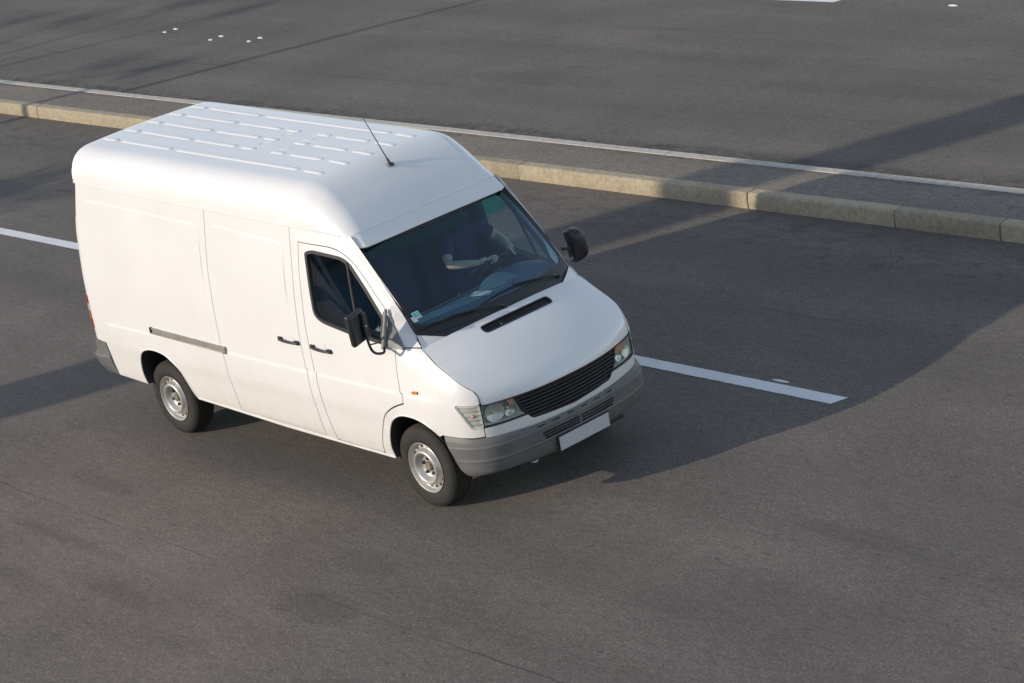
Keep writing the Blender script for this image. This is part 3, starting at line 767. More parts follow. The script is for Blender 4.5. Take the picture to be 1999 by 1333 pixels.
# handles, rail, indicator (both sides share their shapes)
def on_side(s, z, off, mir): x, y, z2 = body(s, z, off); return Vector((x, -y if mir else y, z2))
def handle(s0, s1, z0, z1, mir):
    bm = bmesh.new()
    n = 10
    pts = []; rad = []
    for k in range(n + 1):
        t = k / n; s = s0 + (s1 - s0) * t
        off = .012 + .022 * math.sin(PI * t) ** .5
        pts.append(on_side(s, z0 + (z1 - z0) * t, off, mir)); rad.append(.011 if 0 < k < n else .008)
    tube_bm(bm, pts, rad, 8)
    for v in bm.verts: pass
    for s in (s0 + .02, s1 - .03):
        p = on_side(s, z0 + (z1 - z0) * (s - s0) / (s1 - s0), .008, mir); box_bm(bm, p, (.05, .02, .034))
    o = from_bm('door_handle', bm, BLACKP, None, 50, .003)
    vp(o)
    # finger recess, painted
    q = round_poly([(s0 + .07, z0 - .018), (s1 - .08, z0 - .02), (s1 - .08, z0 + .045), (s0 + .07, z0 + .045)], .03)
    r = panel('handle_recess', q, lambda s, z: body(s, z, .0025), PAINT, None, step=.03, flange=.002, mirror=mir); vp(r)
handle(-1.512, -1.236, 1.232, 1.226, False)
handle(-1.074, -.81, 1.226, 1.212, False)
handle(-1.074, -.81, 1.226, 1.212, True)
def rail():
    t = []
    bm = bmesh.new()
    prof = [(.0, .026), (.014, .026), (.014, .016), (.006, .013), (.006, -.010), (.016, -.014), (.016, -.027), (.0, -.027)]
    rings = []
    for k in range(13):
        s = -3.485 + (3.485 - 2.375) * k / 12; z = 1.026 - .018 * k / 12
        rings.append([bm.verts.new(on_side(s, z + dz, o_ + .002, False)) for o_, dz in prof])
    for A, B in zip(rings, rings[1:]):
        for k in range(len(prof) - 1): bm.faces.new((A[k], A[k+1], B[k+1], B[k]))
    bm.faces.new(rings[0]); bm.faces.new(rings[-1][::-1])
    r = vp(from_bm('door_rail', bm, ALU, None, None))
    c = box('rail_end_cap', (0, 0, 0), (.028, .022, .058), BLACKP, None, None, .005); c.location = on_side(-3.49, 1.027, .008, False); under(c, r)
    c = box('rail_end_bracket', (0, 0, 0), (.05, .026, .062), ALU, None, None, .004); c.location = on_side(-2.37, 1.006, .010, False); under(c, r)
rail()
for mir in (False, True):
    o = panel('side_indicator', round_poly([(.128, 1.004), (.19, 1.010), (.192, 1.032), (.130, 1.027)], .006), lambda s, z: body(s, z, .012), AMBER, None, step=.02, flange=.012, mirror=mir); vp(o)

# roof with pressed ribs
roof_o = vp(panel('roof', [(0, -1), (16, -1), (16, 1), (0, 1)], lambda a, b: roof(a, b), PAINT, None, step=.25, stepv=.04, flange=.012))
# drip seam where the roof moulding meets the body
for mir in (False, True):
    pts = [Vector(roof(a, -1)) + Vector((0, -.003, -.003)) for a in [4.2 + .4*k for k in range(24)]]
    if mir: pts = [Vector((p.x, -p.y, p.z)) for p in pts]
    o = tube('drip_moulding', pts, .006, PAINT, None, 6); under(o, roof_o); o.parent = roof_o
ROWS = {0.478: [(-4.34, -4.11), (-4.04, -3.26), (-3.17, -1.42), (-1.34, -1.10)],
        0.24: [(-4.35, -4.13), (-4.06, -3.30), (-3.23, -2.62), (-2.54, -2.35), (-2.11, -1.93), (-1.85, -1.41), (-1.32, -1.07)],
        0.0: [(-4.35, -4.13), (-4.06, -3.32), (-3.24, -2.61), (-2.54, -2.35), (-2.11, -1.93), (-1.84, -1.40), (-1.31, -1.06)]}
def roof_z(x, y):
    a = lerp_tab([(r[0][0], i) for i, r in enumerate(ROOFST)][1:], x)
    lo, hi = 0.0, .5
    b = .5 * abs(y) / .60
    p = roof(a, b); return p[2]
def rib(x0, x1, yc):
    V = []; F = []
    w = .028; h = .0085
    xs = [x0, x0 + .012, x0 + .03, (x0*2 + x1) / 3, (x0 + 2*x1) / 3, x1 - .03, x1 - .012, x1]
    ks = [0, .6, 1, 1, 1, 1, .6, 0]
    prof = [(-1, 0), (-.8, .55), (-.45, 1), (.45, 1), (.8, .55), (1, 0)]
    for x, k in zip(xs, ks):
        ww = w * (.55 + .45 * k)
        for p, q in prof: V.append((x, yc + p*ww, roof_z(x, yc + p*ww) + .0008 + h*q*k))
    m = len(prof)
    for i in range(len(xs) - 1):
        for j in range(m - 1): F.append((i*m+j, (i+1)*m+j, (i+1)*m+j+1, i*m+j+1))
    o = mesh('roof_rib', V, F, PAINT, None, True); under(o, roof_o)
for y, segs in ROWS.items():
    for sg in ((1, -1) if y else (1,)):
        for a, b in segs: rib(a, b, y * sg)
# round hatch pressing
ring = [(-2.23 + .33*math.cos(k*2*PI/48), .33*math.sin(k*2*PI/48)) for k in range(48)]
for cy_, a0, a1 in ((.12, 2.3, 4.0), (-.12, 2.3, 4.0), (.12, -.85, .85), (-.12, -.85, .85)):
    seg = [(-2.23 + .215*math.cos(a0 + (a1-a0)*k/8), cy_ + .075*math.sin(a0 + (a1-a0)*k/8)) for k in range(9)]
    under(tube('hatch_bead', [(x, y, roof_z(x, y) + .0005) for x, y in seg], .0028, PAINT, None, 6), roof_o)
# antenna
ant = Vector(roof(11.3, 0)) 
bm = bmesh.new(); 
d = (Vector((-1.111, .02, 2.80)) - ant); 
tube_bm(bm, [ant + Vector((0, 0, -.01)), ant + Vector((-.01, .0, .012))], [.034, .026], 14)
tube_bm(bm, [ant + Vector((-.01, 0, .01)), ant + d*.03, ant + d*.12, ant + d*.16], [.018, .013, .010, .006], 12)
antb = vp(from_bm('antenna', bm, BLACKP, None, 50))
under(tube('whip', [ant + d*.15, ant + d*.5, ant + d*1.0], [.0055, .0045, .0032], BLACKP, None, 8), antb)

# bonnet, air intake, cowl
VENT = [(.140, -.345), (.066, -.345), (.066, .37), (.135, .37)]
vm = round_poly([(.138, -.352), (.066, -.352), (.066, .352), (.138, .352)], .03)
hp = round_poly([(0, -.84), (.8, -.84), (.8, .84), (0, .84)], .012)
bonnet = vp(panel('bonnet', hp, lambda u, v: hood(u, v), PAINT, None, holes=[vm], step=.035, flange=.025))
def sub(o, par): o.parent = par; o.matrix_parent_inverse = Matrix(); return o
def hood_off(d):
    def f(u, v):
        h = 2e-3; p = Vector(hood(u, v)); n = (Vector(hood(u+h, v)) - Vector(hood(u-h, v))).cross(Vector(hood(u, v+h)) - Vector(hood(u, v-h))).normalized()
        return p + n*d
    return f
vent = vp(panel('air_intake', offset_poly(vm, .003), hood_off(-.016), BLACKP, None, step=.03, flange=0))
fr = panel('intake_frame', offset_poly(vm, .007), hood_off(.003), BLACKP, None, holes=[offset_poly(vm, -.006)], step=.04, flange=.02); sub(fr, vent)
for v in (-.175, 0, .175):
    bm = bmesh.new(); tube_bm(bm, [hood_off(-.012)(.068, v), hood_off(-.012)(.136, v)], .005, 6); sub(from_bm('intake_bar', bm, BLACKP, None), vent)
for k in range(3):
    bm = bmesh.new(); u = .084 + .018*k; tube_bm(bm, [hood_off(-.011)(u, -.34 + .68*j/8) for j in range(9)], .0035, 5); sub(from_bm('intake_slat', bm, BLACKP, None), vent)

# windscreen: glass, black border, cowl, wipers, stickers
GL = [(0, -.8), (.9, -.8), (.9, .8), (0, .8)]
glr = round_poly(GL, .05)
ws = vp(panel('windscreen', offset_poly(glr, -.006), lambda u, v: glass(u, v, 0), WSGLASS, None, step=.08, flange=0, flip=True))
WH = round_poly([(.085, -.762), (.868, -.752), (.868, .752), (.085, .762)], .07)
WH = [(u + (.0 if u > .3 else -.028 * (1 - (v / .76) ** 2)), v) for u, v in WH]
vp(panel('windscreen_border', offset_poly(glr, .001), lambda u, v: glass(u, v, .003), BLACKP, None, holes=[WH], step=.05, flange=.012, flip=True))
# gap filler between glass and bonnet
def cowl(a, b):
    v = (b*2 - 1); p = Vector(glass(0.012, v*.8, -.004)); q = Vector(hood(.012, v*.84)) + Vector((0, 0, -.02))
    m = (p + q)/2 + Vector((0, 0, -.012))
    return p*(1-a)**2 + m*2*a*(1-a) + q*a*a
vp(grid('cowl_panel', cowl, 6, 40, BLACKP, None))
# painted corners of the scuttle that wrap round behind the bonnet
def cowl2(a, b):
    q = Vector(cowl(min(1, max(0, a)), min(1, max(0, b)))); k = max(0, min(1, a))
    return q + Vector((.003, 0, .007 + .013 * math.sin(PI * k)))
for sg in (0, 1):
    cp = [(1.0, .003), (1.0, .150), (.80, .125), (.55, .088), (.30, .050), (.05, .012), (.05, .003)]
    if sg: cp = [(a, 1 - b) for a, b in cp]
    vp(panel('scuttle_corner', cp, cowl2, PAINT, None, step=.04, stepv=.02, flange=.008, flip=True))
# shallow swage line across the brow above the windscreen
sub(tube('brow_bead', [Vector(roof(14.45, b)) + Vector((.002, 0, .001)) for b in [-.78 + 1.56*k/40 for k in range(41)]], .0022, PAINT, None, 6), roof_o)
def gpt(u, v, off): return Vector(glass(u, v, off))
def wiper(pivot, tip0, mid, tip1, knee):
    arm = tube('wiper', catpts([gpt(*pivot, .012), gpt(*knee, .04), gpt(*mid, .036)], 6), [.009]*6 + [.006]*7, BLACKP, None, 8); vp(arm)
    bl = [gpt(tip0[0] + (tip1[0]-tip0[0])*t + (mid[0] - (tip0[0]+tip1[0])/2) * 4*t*(1-t) * .7, tip0[1] + (tip1[1]-tip0[1])*t, .014) for t in [k/10 for k in range(11)]]
    sub(tube('wiper_blade', bl, .006, BLACKR, None, 6), arm)
    br = [p + Vector((.010, 0, .012)) * math.sin(PI * k / 10) for k, p in enumerate(bl)]
    sub(tube('blade_bridge', br[1:-1], .004, BLACKP, None, 6), arm)
    bm = bmesh.new(); bmesh.ops.create_uvsphere(bm, u_segments=10, v_segments=6, radius=.018, matrix=Matrix.Translation(gpt(*pivot, .008))); sub(from_bm('pivot_cap', bm, BLACKP, None, 60), arm)
wiper((.0, -.02), (.045, -.77), (.075, -.50), (.060, -.24), (.03, -.16))
wiper((.0, .62), (.085, -.20), (.118, .12), (.06, .46), (.04, .48))
def sticker(u, v, w, h, mat, name, ang):
    bm = bmesh.new(); vs = []
    for a, b in ((-w, -h), (w, -h), (w, h), (-w, h)):
        ca, sa = math.cos(ang), math.sin(ang); vs.append(bm.verts.new(gpt(u + (a*sa + b*ca), v + (a*ca - b*sa), .0035)))
    bm.faces.new(vs); o = from_bm(name, bm, mat, None); sub(o, ws); return o
sticker(.176, -.715, .030, .030, PAPER, 'inspection_sticker', .12)
s_ = sticker(.180, -.713, .022, .020, GREENP, 'sticker_print', .12); s_.location = Vector((.73, 0, .68)) * .0012
sticker(.146, -.748, .019, .024, PAPER, 'small_sticker', .12)
# ------------------------------------------------------------------ nose
SC2 = 2 * S_FRONT
def msym(p): return [(SC2 - s, z) for s, z in p][::-1]
# painted strip below lamps and grille, wrapping the nose between the two wings
strip = [(.774, .752), (1.148, .748), (1.168, .722), (1.20, .703), (1.35, .690), (S_FRONT, .675)]
strip_bot = [(S_FRONT, .640), (1.3, .645), (1.0, .660), (.774, .676)]
poly = strip + msym(strip)[1:] + [(SC2 - s, z) for s, z in strip_bot[::-1]][:-1] + strip_bot
nose = vp(panel('nose_panel', poly, lambda s, z: body(s, z, 0), PAINT, None, step=.03, flange=.03))
# lamp cavities
for mir in (False, True):
    Hm = [(.776, .760), (.776, .938), (1.058, .924), (1.078, .875), (1.105, .80), (1.145, .755)]
    Hs = [(.771, .760), (.708, .758), (.677, .769), (.652, .805), (.611, .873), (.571, .941), (.582, .950), (.655, .943), (.713, .939), (.770, .939)]
    Hm = round_poly(Hm, .008); Hs = round_poly(Hs, .008)
    hl = vp(panel('headlight', offset_poly(Hm, .001), lambda s, z: body(s, z, -.004), LENS, None, step=.03, flange=0, mirror=mir))
    sub(panel('lamp_frame', Hm, lambda s, z: body(s, z, -.002), BLACKR, None, holes=[offset_poly(Hm, -.006)], step=.03, flange=.03, mirror=mir), hl)
    # dished reflector body: depth grows away from the edge
    def dist_poly(P, x, y):
        best = 9
        for a, b in zip(P, P[1:] + P[:1]):
            dx, dy = b[0]-a[0], b[1]-a[1]; l = dx*dx + dy*dy or 1e-9; t = max(0, min(1, ((x-a[0])*dx + (y-a[1])*dy)/l))
            best = min(best, math.hypot(x-a[0]-t*dx, y-a[1]-t*dy))
        return best
    def dish(P, depth, rim=.02, base=.012):
        def f(s, z):
            e = dist_poly(P, s, z) if inside(P, s, z) else 0
            return body(s, z, -base - depth * sstep(0, rim, e))
        return f
    hs = Hm
    HOUS = simple('lamp_housing', (.66, .67, .62), .4, .25, .1, 8) if 'lamp_housing' not in bpy.data.materials else bpy.data.materials['lamp_housing']
    sub(panel('lamp_bowl', Hm, dish(Hm, .055, .035), HOUS, None, step=.02, flange=0, mirror=mir), hl)
    def bowl(cs, cz, rs, rz, depth, mat, nm):
        P_ = [(cs + rs*math.cos(k*2*PI/28), cz + rz*math.sin(k*2*PI/28)) for k in range(28)]
        def f(s, z):
            q = ((s-cs)/rs)**2 + ((z-cz)/rz)**2
            return body(s, z, -.022 - depth*(1 - min(1, q)))
        sub(panel(nm, P_, f, mat, None, step=.018, flange=.004, mirror=mir), hl)
    bowl(.885, .850, .085, .072, .028, DIFR, 'reflector')
    bowl(1.010, .835, .050, .050, .026, CHROME, 'reflector')
    # amber turn bulb cover, inner upper corner; far one enlarged to paint refracted sun
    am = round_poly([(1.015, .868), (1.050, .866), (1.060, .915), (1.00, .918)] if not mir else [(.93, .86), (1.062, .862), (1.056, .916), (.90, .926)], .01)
    sub(panel('turn_reflector_glow', am, lambda s, z: body(s, z, -.018), AMBERG, None, step=.02, flange=.01, mirror=mir), hl)
    for cs, cz in ((.875, .848), (1.0, .85)):
        p = Vector(body(cs, cz, -.035)); 
        if mir: p.y = -p.y
        bm = bmesh.new(); bmesh.ops.create_uvsphere(bm, u_segments=12, v_segments=8, radius=.014, matrix=Matrix.Translation(p)); sub(from_bm('bulb', bm, CLEARP, None, 60), hl)
    tl = vp(panel('corner_lamp', Hs, lambda s, z: body(s, z, -.003), LENS, None, step=.025, flange=0, mirror=mir))
    sub(panel('lamp_frame', Hs, lambda s, z: body(s, z, -.001), CLEARP, None, holes=[offset_poly(Hs, -.005)], step=.03, flange=.02, mirror=mir), tl)
    sub(panel('lamp_bowl', Hs, dish(Hs, .007, .02, .007), CLEARP, None, step=.02, flange=0, mirror=mir), tl)
    for k in range(4):
        z = .79 + .037*k; s0 = lerp_tab([(.769, .677), (.805, .652), (.873, .611), (.941, .571)], z) + .016
        pts = [body(s, z, -.006) for s in [s0 + (.762 - s0)*j/6 for j in range(7)]]
        if mir: pts = [(x, -y, q) for x, y, q in pts]
        sub(tube('lens_rib', pts, .0022, CHROME, None, 5), tl)
    p = Vector(body(.70, .86, -.016)); p.y *= -1 if mir else 1
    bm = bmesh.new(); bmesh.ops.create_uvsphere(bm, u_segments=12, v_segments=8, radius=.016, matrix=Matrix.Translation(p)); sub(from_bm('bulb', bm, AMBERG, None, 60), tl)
# grille: frame, backing and louvres
GP = [(1.066, .922), (1.088, .865), (1.115, .80), (1.155, .748), (1.175, .722), (1.205, .708), (1.35, .696), (S_FRONT, .682)]
GT = [(S_FRONT, .905), (1.40, .910), (1.2, .917)]
gp = GP + [(SC2 - s, z) for s, z in GP[::-1]][1:] + [(SC2 - s, z) for s, z in GT[::-1]][:-1] + GT
gb = vp(panel('grille', gp, lambda s, z: body(s, z, -.055), BLACKR, None, step=.05, flange=0))
sub(panel('grille_frame', offset_poly(gp, .002), lambda s, z: body(s, z, .0), BLACKP, None, holes=[offset_poly(gp, -.010)], step=.04, flange=.05), gb)
for k in range(7):
    zl = .722 + k * .0285
    s0 = lerp_tab([(.70, 1.215), (.722, 1.175), (.748, 1.155), (.80, 1.115), (.865, 1.088), (.922, 1.066)], zl + .01) + .006
    V = []; F = []; n = 40
    for i in range(n + 1):
        s = s0 + (SC2 - 2*s0) * i / n
        sag = -.012 * (1 - abs(2*i/n - 1)**2)
        for o_, dz in ((-.042, .013), (-.002, .004), (.0, -.002), (-.003, -.007), (-.042, -.003)):
            V.append(body(s, zl + dz + sag, o_))
    for i in range(n):
        for j in range(4): F.append((i*5+j, (i+1)*5+j, (i+1)*5+j+1, i*5+j+1)[::-1])
    sub(mesh('grille_slat', V, F, BLACKP, None, True), gb)
# dark band behind lamps so nothing shines through
vp(panel('lamp_carrier', [(.56, .68), (SC2 - .56, .68), (SC2 - .56, .93), (.56, .93)], lambda s, z: body(s, z, -.09), LINING, None, step=.06, flange=0))
# ---- bumper
BP = [(.30, -.03), (.36, -.012), (.385, .012), (.41, .030), (.46, .043), (.492, .048), (.503, .052), (.513, .046), (.53, .044), (.60, .042), (.612, .044), (.618, .036), (.64, .030), (.66, .022), (.672, .012), (.69, -.004), (.73, -.02)]
def bump_fn(s, z):
    ss = s if s <= S_FRONT else SC2 - s
    o = lerp_tab(BP, z)
    grow = sstep(.45, .85, ss)
    x, y, nx, ny = plan(s)
    d = side_d(s, max(.5, z)) * (1 if z > .5 else 1) + o * (.55 + .45 * grow)
    return (x + nx*d, y + ny*d, z)
top = [(.392, .700), (.573, .690), (.676, .680), (.756, .682), (.98, .672), (1.254, .655), (S_FRONT, .648)]
bot = [(S_FRONT, .345), (1.45, .350), (1.30, .372), (1.018, .392), (.844, .394), (.70, .385), (.60, .376), (.556, .380), (.507, .433), (.469, .532), (.427, .622)]
bpoly = top + [(SC2 - s, z) for s, z in top[::-1]][1:] + [(SC2 - s, z) for s, z in bot[::-1]][:-1] + bot
slots = []
for z0, z1, w in ((.563, .579, .375), (.541, .557, .365), (.519, .535, .355)):
    for a, b in ((S_FRONT - w, S_FRONT - .008), (S_FRONT + .008, S_FRONT + w)):
        slots.append(round_poly([(a, z0), (b, z0), (b, z1), (a, z1)], .007, 3))
dsl = []
for a, b in ((1.192, 1.262), (1.338, 1.408), (1.484, 1.548), (1.627, 1.688), (1.765, 1.832), (1.905, 1.968)):
    dsl.append([(a, .630), (b, .630), (b, .638), (a, .638)])
bumper = vp(panel('front_bumper', bpoly, bump_fn, GREYP, None, holes=slots + dsl, step=.02, stepv=.008, flange=.03))
sub(panel('bumper_backing', [(.62, .36), (SC2-.62, .36), (SC2-.62, .66), (.62, .66)], lambda s, z: body(s, max(.5, z), -.03), LINING, None, step=.08, flange=0), bumper)
# number plate
xp = body(S_FRONT, .5, 0)[0] + .062
pl = vp(box('number_plate', (xp, 0, .443), (.006, .52, .112), PLATE, None, Matrix.Rotation(.06, 3, 'Y'), .002))
sub(box('plate_holder', (xp - .010, 0, .445), (.014, .536, .130), BLACKP, None, Matrix.Rotation(.06, 3, 'Y'), .003), pl)
sub(box('plate_bracket', (xp - .03, 0, .445), (.04, .46, .09), BLACKP, None), pl)
# towing eye under the bumper
vp(tube('towing_eye', [(.70, -.40, .36), (.76, -.40, .352), (.785, -.405, .350), (.795, -.425, .350), (.785, -.445, .350), (.755, -.448, .350), (.735, -.440, .350)], .0075, CLEARP, None, 8))
# ------------------------------------------------------------------ rear end (seen only at its edge)
def back(y, z):
    x = -4.622 + .10 * sstep(1.75, 2.4, z); return (x, y, z)
for sgn in (-1, 1):
    q = [(sgn*.006, .55), (sgn*.70, .55), (sgn*.70, 2.22), (sgn*.006, 2.24)]
    d = vp(panel('rear_door', q, back, PAINT, None, step=.1, flange=.02, flip=True))
    sub(tube('rear_door_hinge', [(-4.632, sgn*.70, .95), (-4.632, sgn*.70, 1.05)], .014, BLACKP, None, 8), d)
    wpane = round_poly([(sgn*.10, 1.48), (sgn*.60, 1.48), (sgn*.58, 2.08), (sgn*.10, 2.10)], .06)
    sub(panel('rear_window', wpane, lambda y, z: (back(y, z)[0] - .004, y, z), BLACKP, None, step=.1, flange=.003, flip=True), d)
    # corner between rear door and side, with the tail lamp
    mir = sgn > 0
    vp(panel('rear_corner', [(S_REAR + .708, .52), (-4.955, .52), (-4.955, 2.30), (S_REAR + .708, 2.30)], body_fn, PAINT, None, step=.05, flange=.02, mirror=mir))
    segs = [(.905, .985, RED), (.987, 1.068, AMBER), (1.07, 1.135, CLEARP), (1.137, 1.215, RED)]
    root = None
    for z0, z1, m_ in segs:
        q = round_poly([(-4.675, z0), (-4.598, z0), (-4.598, z1), (-4.675, z1)], .006, 3)
        q = [(-4.73 if a < -4.64 else (a + .082 + .03*(1.215 - b)), b) for a, b in q]
        o = panel('tail_lamp' if root is None else 'lamp_segment', q, lambda s, z: body(s, z, .010), m_, None, step=.03, flange=.012, mirror=mir)
        if root is None: root = vp(o)
        else: sub(o, root)
def rbump(s, z):
    o = lerp_tab([(.42, -.04), (.50, .0), (.55, .035), (.62, .055), (.655, .06), (.662, .035), (.70, .022), (.80, .012), (.82, .0)], z)
    x, y, nx, ny = plan(s); k = 1 - sstep(-4.62, -4.30, s) * .75
    d = side_d(s, z) + o * k + .004
    return (x + nx*d, y + ny*d, z)
for mir in (False, True):
    q = [(-5.40, .46), (-4.75, .47), (-4.40, .492), (-4.272, .482), (-4.31, .60), (-4.345, .79), (-4.47, .80), (-4.70, .80), (-5.40, .80)]
    vp(panel('rear_bumper', q, rbump, GREYP, None, step=.03, stepv=.01, flange=.02, mirror=mir))
# ------------------------------------------------------------------ underside
vp(box('floor_pan', (-1.78, 0, .50), (2.7, 1.80, .12), LINING, None))
vp(box('shade_apron', (.46, 0, .36), (.56, 1.10, .10), LINING, None)); vp(box('rear_floor', (-4.15, 0, .56), (.62, 1.7, .10), LINING, None)); vp(box('axle_floor', (-3.5, 0, .60), (.75, 1.16, .10), LINING, None))  # apron box added to deepen the shade under the nose
vp(box('side_member', (-1.85, -.86, .50), (2.0, .10, .10), LINING, None)); vp(box('side_member', (-1.85, .86, .50), (2.0, .10, .10), LINING, None))
vp(box('chassis_rail', (-2.1, -.42, .44), (4.6, .08, .13), DARKM, None, None, .01)); vp(box('chassis_rail', (-2.1, .42, .44), (4.6, .08, .13), DARKM, None, None, .01))
vp(box('fuel_tank', (-1.5, .45, .36), (1.0, .5, .18), DARKM, None, None, .04))
vp(box('engine_tray', (.15, 0, .42), (.95, .95, .20), DARKM, None, None, .04))
vp(tube('rear_axle', [(-3.55, -.72, .34), (-3.55, .72, .34)], .05, DARKM, None, 12))
vp(tube('front_axle', [(0, -.72, .34), (0, .72, .34)], .045, DARKM, None, 12))
vp(tube('exhaust', [(-.4, .2, .30), (-2.0, .22, .30), (-2.9, .1, .33), (-4.4, .3, .34)], .03, DARKM, None, 10))
# ------------------------------------------------------------------ wheels
def wheel(x, y, mir, steer=0):
    w = empty('wheel', (x, y, .338)); w.parent = van; w.matrix_parent_inverse = Matrix.Translation((1.8, 0, 0))
    w.rotation_euler = (0, random.uniform(0, 1.2), (PI if mir else 0) + steer)
    # local: outward is -y ; outer rim plane at y=0
    bm = bmesh.new()
    lathe_bm(bm, [(-.185, .205), (-.205, .235), (-.212, .28), (-.200, .318), (-.180, .334), (-.15, .3385), (-.14, .332), (-.13, .3385), (-.105, .3395), (-.095, .333), (-.085, .3395), (-.05, .3385), (-.042, .331), (-.030, .336), (-.010, .325), (.004, .305), (.010, .28), (.008, .262), (.0085, .258), (.004, .235), (-.004, .215), (-.012, .205)], 72)
    o = from_bm('tyre', bm, TYRE, w, 30)
    bm = bmesh.new()
    lathe_bm(bm, [(-.010, .203), (.000, .2085), (.002, .206), (-.003, .200), (-.012, .195), (-.028, .191), (-.036, .187), (-.039, .182), (-.038, .172), (-.034, .158), (-.024, .150), (-.008, .145), (.006, .138), (.011, .129), (.009, .120), (.001, .114), (-.012, .105), (-.030, .097), (-.042, .088), (-.044, .075), (-.044, .040)], 72)
    rim = from_bm('rim', bm, STEEL, w, 50)
    bm = bmesh.new()
    lathe_bm(bm, [(-.044, .038), (-.026, .036), (-.020, .030), (-.018, .0)], 32)
    under(from_bm('hub_cap', bm, HUB, None, 40), rim)
    for k in range(5):
        a = k*2*PI/5; bm = bmesh.new()
        lathe_bm(bm, [(-.046, .0155), (-.030, .0150), (-.022, .011), (-.020, 0)], 6, Matrix.Translation((.066*math.cos(a), 0, .066*math.sin(a))))
        under(from_bm('wheel_nut', bm, DARKM, None, 30), rim)
    bm = bmesh.new()
    for k in range(16):
        a = k*2*PI/16
        m = Matrix.Rotation(-a, 4, 'Y') @ Matrix.Translation((.1685, .036, 0)) @ Matrix.Diagonal((.0115, .006, .0145, 1))
        bmesh.ops.create_uvsphere(bm, u_segments=10, v_segments=8, radius=1, matrix=m)
    under(from_bm('rim_slots', bm, BLACKR, None, 60), rim)
    bm = bmesh.new(); lathe_bm(bm, [(-.17, .0), (-.17, .19), (-.12, .195), (-.04, .18), (-.052, .05), (-.052, 0)], 40)
    under(from_bm('brake_drum', bm, DARKM, None, 40), rim)
wheel(0, -.884, False, .0); wheel(-3.55, -.884, False); wheel(0, .884, True, .0); wheel(-3.55, .884, True)
# mudflap behind the rear wheel
# ------------------------------------------------------------------ mirrors
def mirror_right():
    # triangular base on the door
    tri = [(-.176, 1.590), (-.165, 1.600), (.066, 1.325), (-.152, 1.352)]
    b = panel('mirror_base', tri, lambda s, z: body(s, z, .012), GREYP2, None, step=.04, flange=.012); root = vp(b)
    A = Vector(body(-.08, 1.36, .03)); B = Vector(body(-.07, 1.60, .03))
    sub(tube('base_post', [Vector(body(-.12, 1.335, .03)), Vector(body(-.11, 1.47, .045)), Vector(body(-.135, 1.62, .025))], [.019, .018, .012], GREYP2, None, 10), root)
    arm = [Vector(body(-.11, 1.352, .03)), Vector((-.055, -1.0, 1.335)), Vector((-.055, -1.075, 1.360)), Vector((-.050, -1.115, 1.43)), Vector((-.055, -1.125, 1.58)), Vector((-.065, -1.12, 1.64))]
    sub(tube('mirror_arm', catpts(arm, 6), .0105, BLACKP, None, 10), root)
    sub(tube('mirror_stay', [Vector(body(-.11, 1.43, .04)), Vector((-.06, -1.02, 1.425)), Vector((-.055, -1.11, 1.44))], .006, BLACKP, None, 8), root)
    rot = (Matrix.Rotation(math.radians(17), 3, 'Z') @ Matrix.Rotation(math.radians(3), 3, 'X'))
    bm = bmesh.new(); box_bm(bm, (0, 0, 0), (.040, .195, .262)); 
    for v in bm.verts:
        if v.co.x > 0: v.co.y *= .90; v.co.z *= .93
    bmesh.ops.transform(bm, matrix=Matrix.Translation((-.085, -1.165, 1.595)) @ rot.to_4x4(), verts=bm.verts)
    h = from_bm('mirror_housing', bm, BLACKP, None, 40, .018, 4); sub(h, root)
    bm = bmesh.new(); box_bm(bm, (-.029, 0, 0), (.004, .165, .23)); bmesh.ops.transform(bm, matrix=Matrix.Translation((-.085, -1.165, 1.595)) @ rot.to_4x4(), verts=bm.verts)
    sub(from_bm('mirror_glass', bm, MIRROR, None), root)
    bm = bmesh.new(); box_bm(bm, (.036, .055, 0), (.022, .05, .20)); bmesh.ops.transform(bm, matrix=Matrix.Translation((-.085, -1.165, 1.595)) @ rot.to_4x4(), verts=bm.verts)
    sub(from_bm('mirror_clamp', bm, BLACKP, None, 40, .008, 3), root)
    bm = bmesh.new(); bmesh.ops.create_uvsphere(bm, u_segments=10, v_segments=6, radius=.008, matrix=Matrix.Translation((-.033, -1.122, 1.60))); sub(from_bm('clamp_bolt', bm, CHROME, None, 60), root)
GREYP2 = simple('grey_mirror_plastic', (.19, .185, .18), .5, 0, .12, 9)
mirror_right()
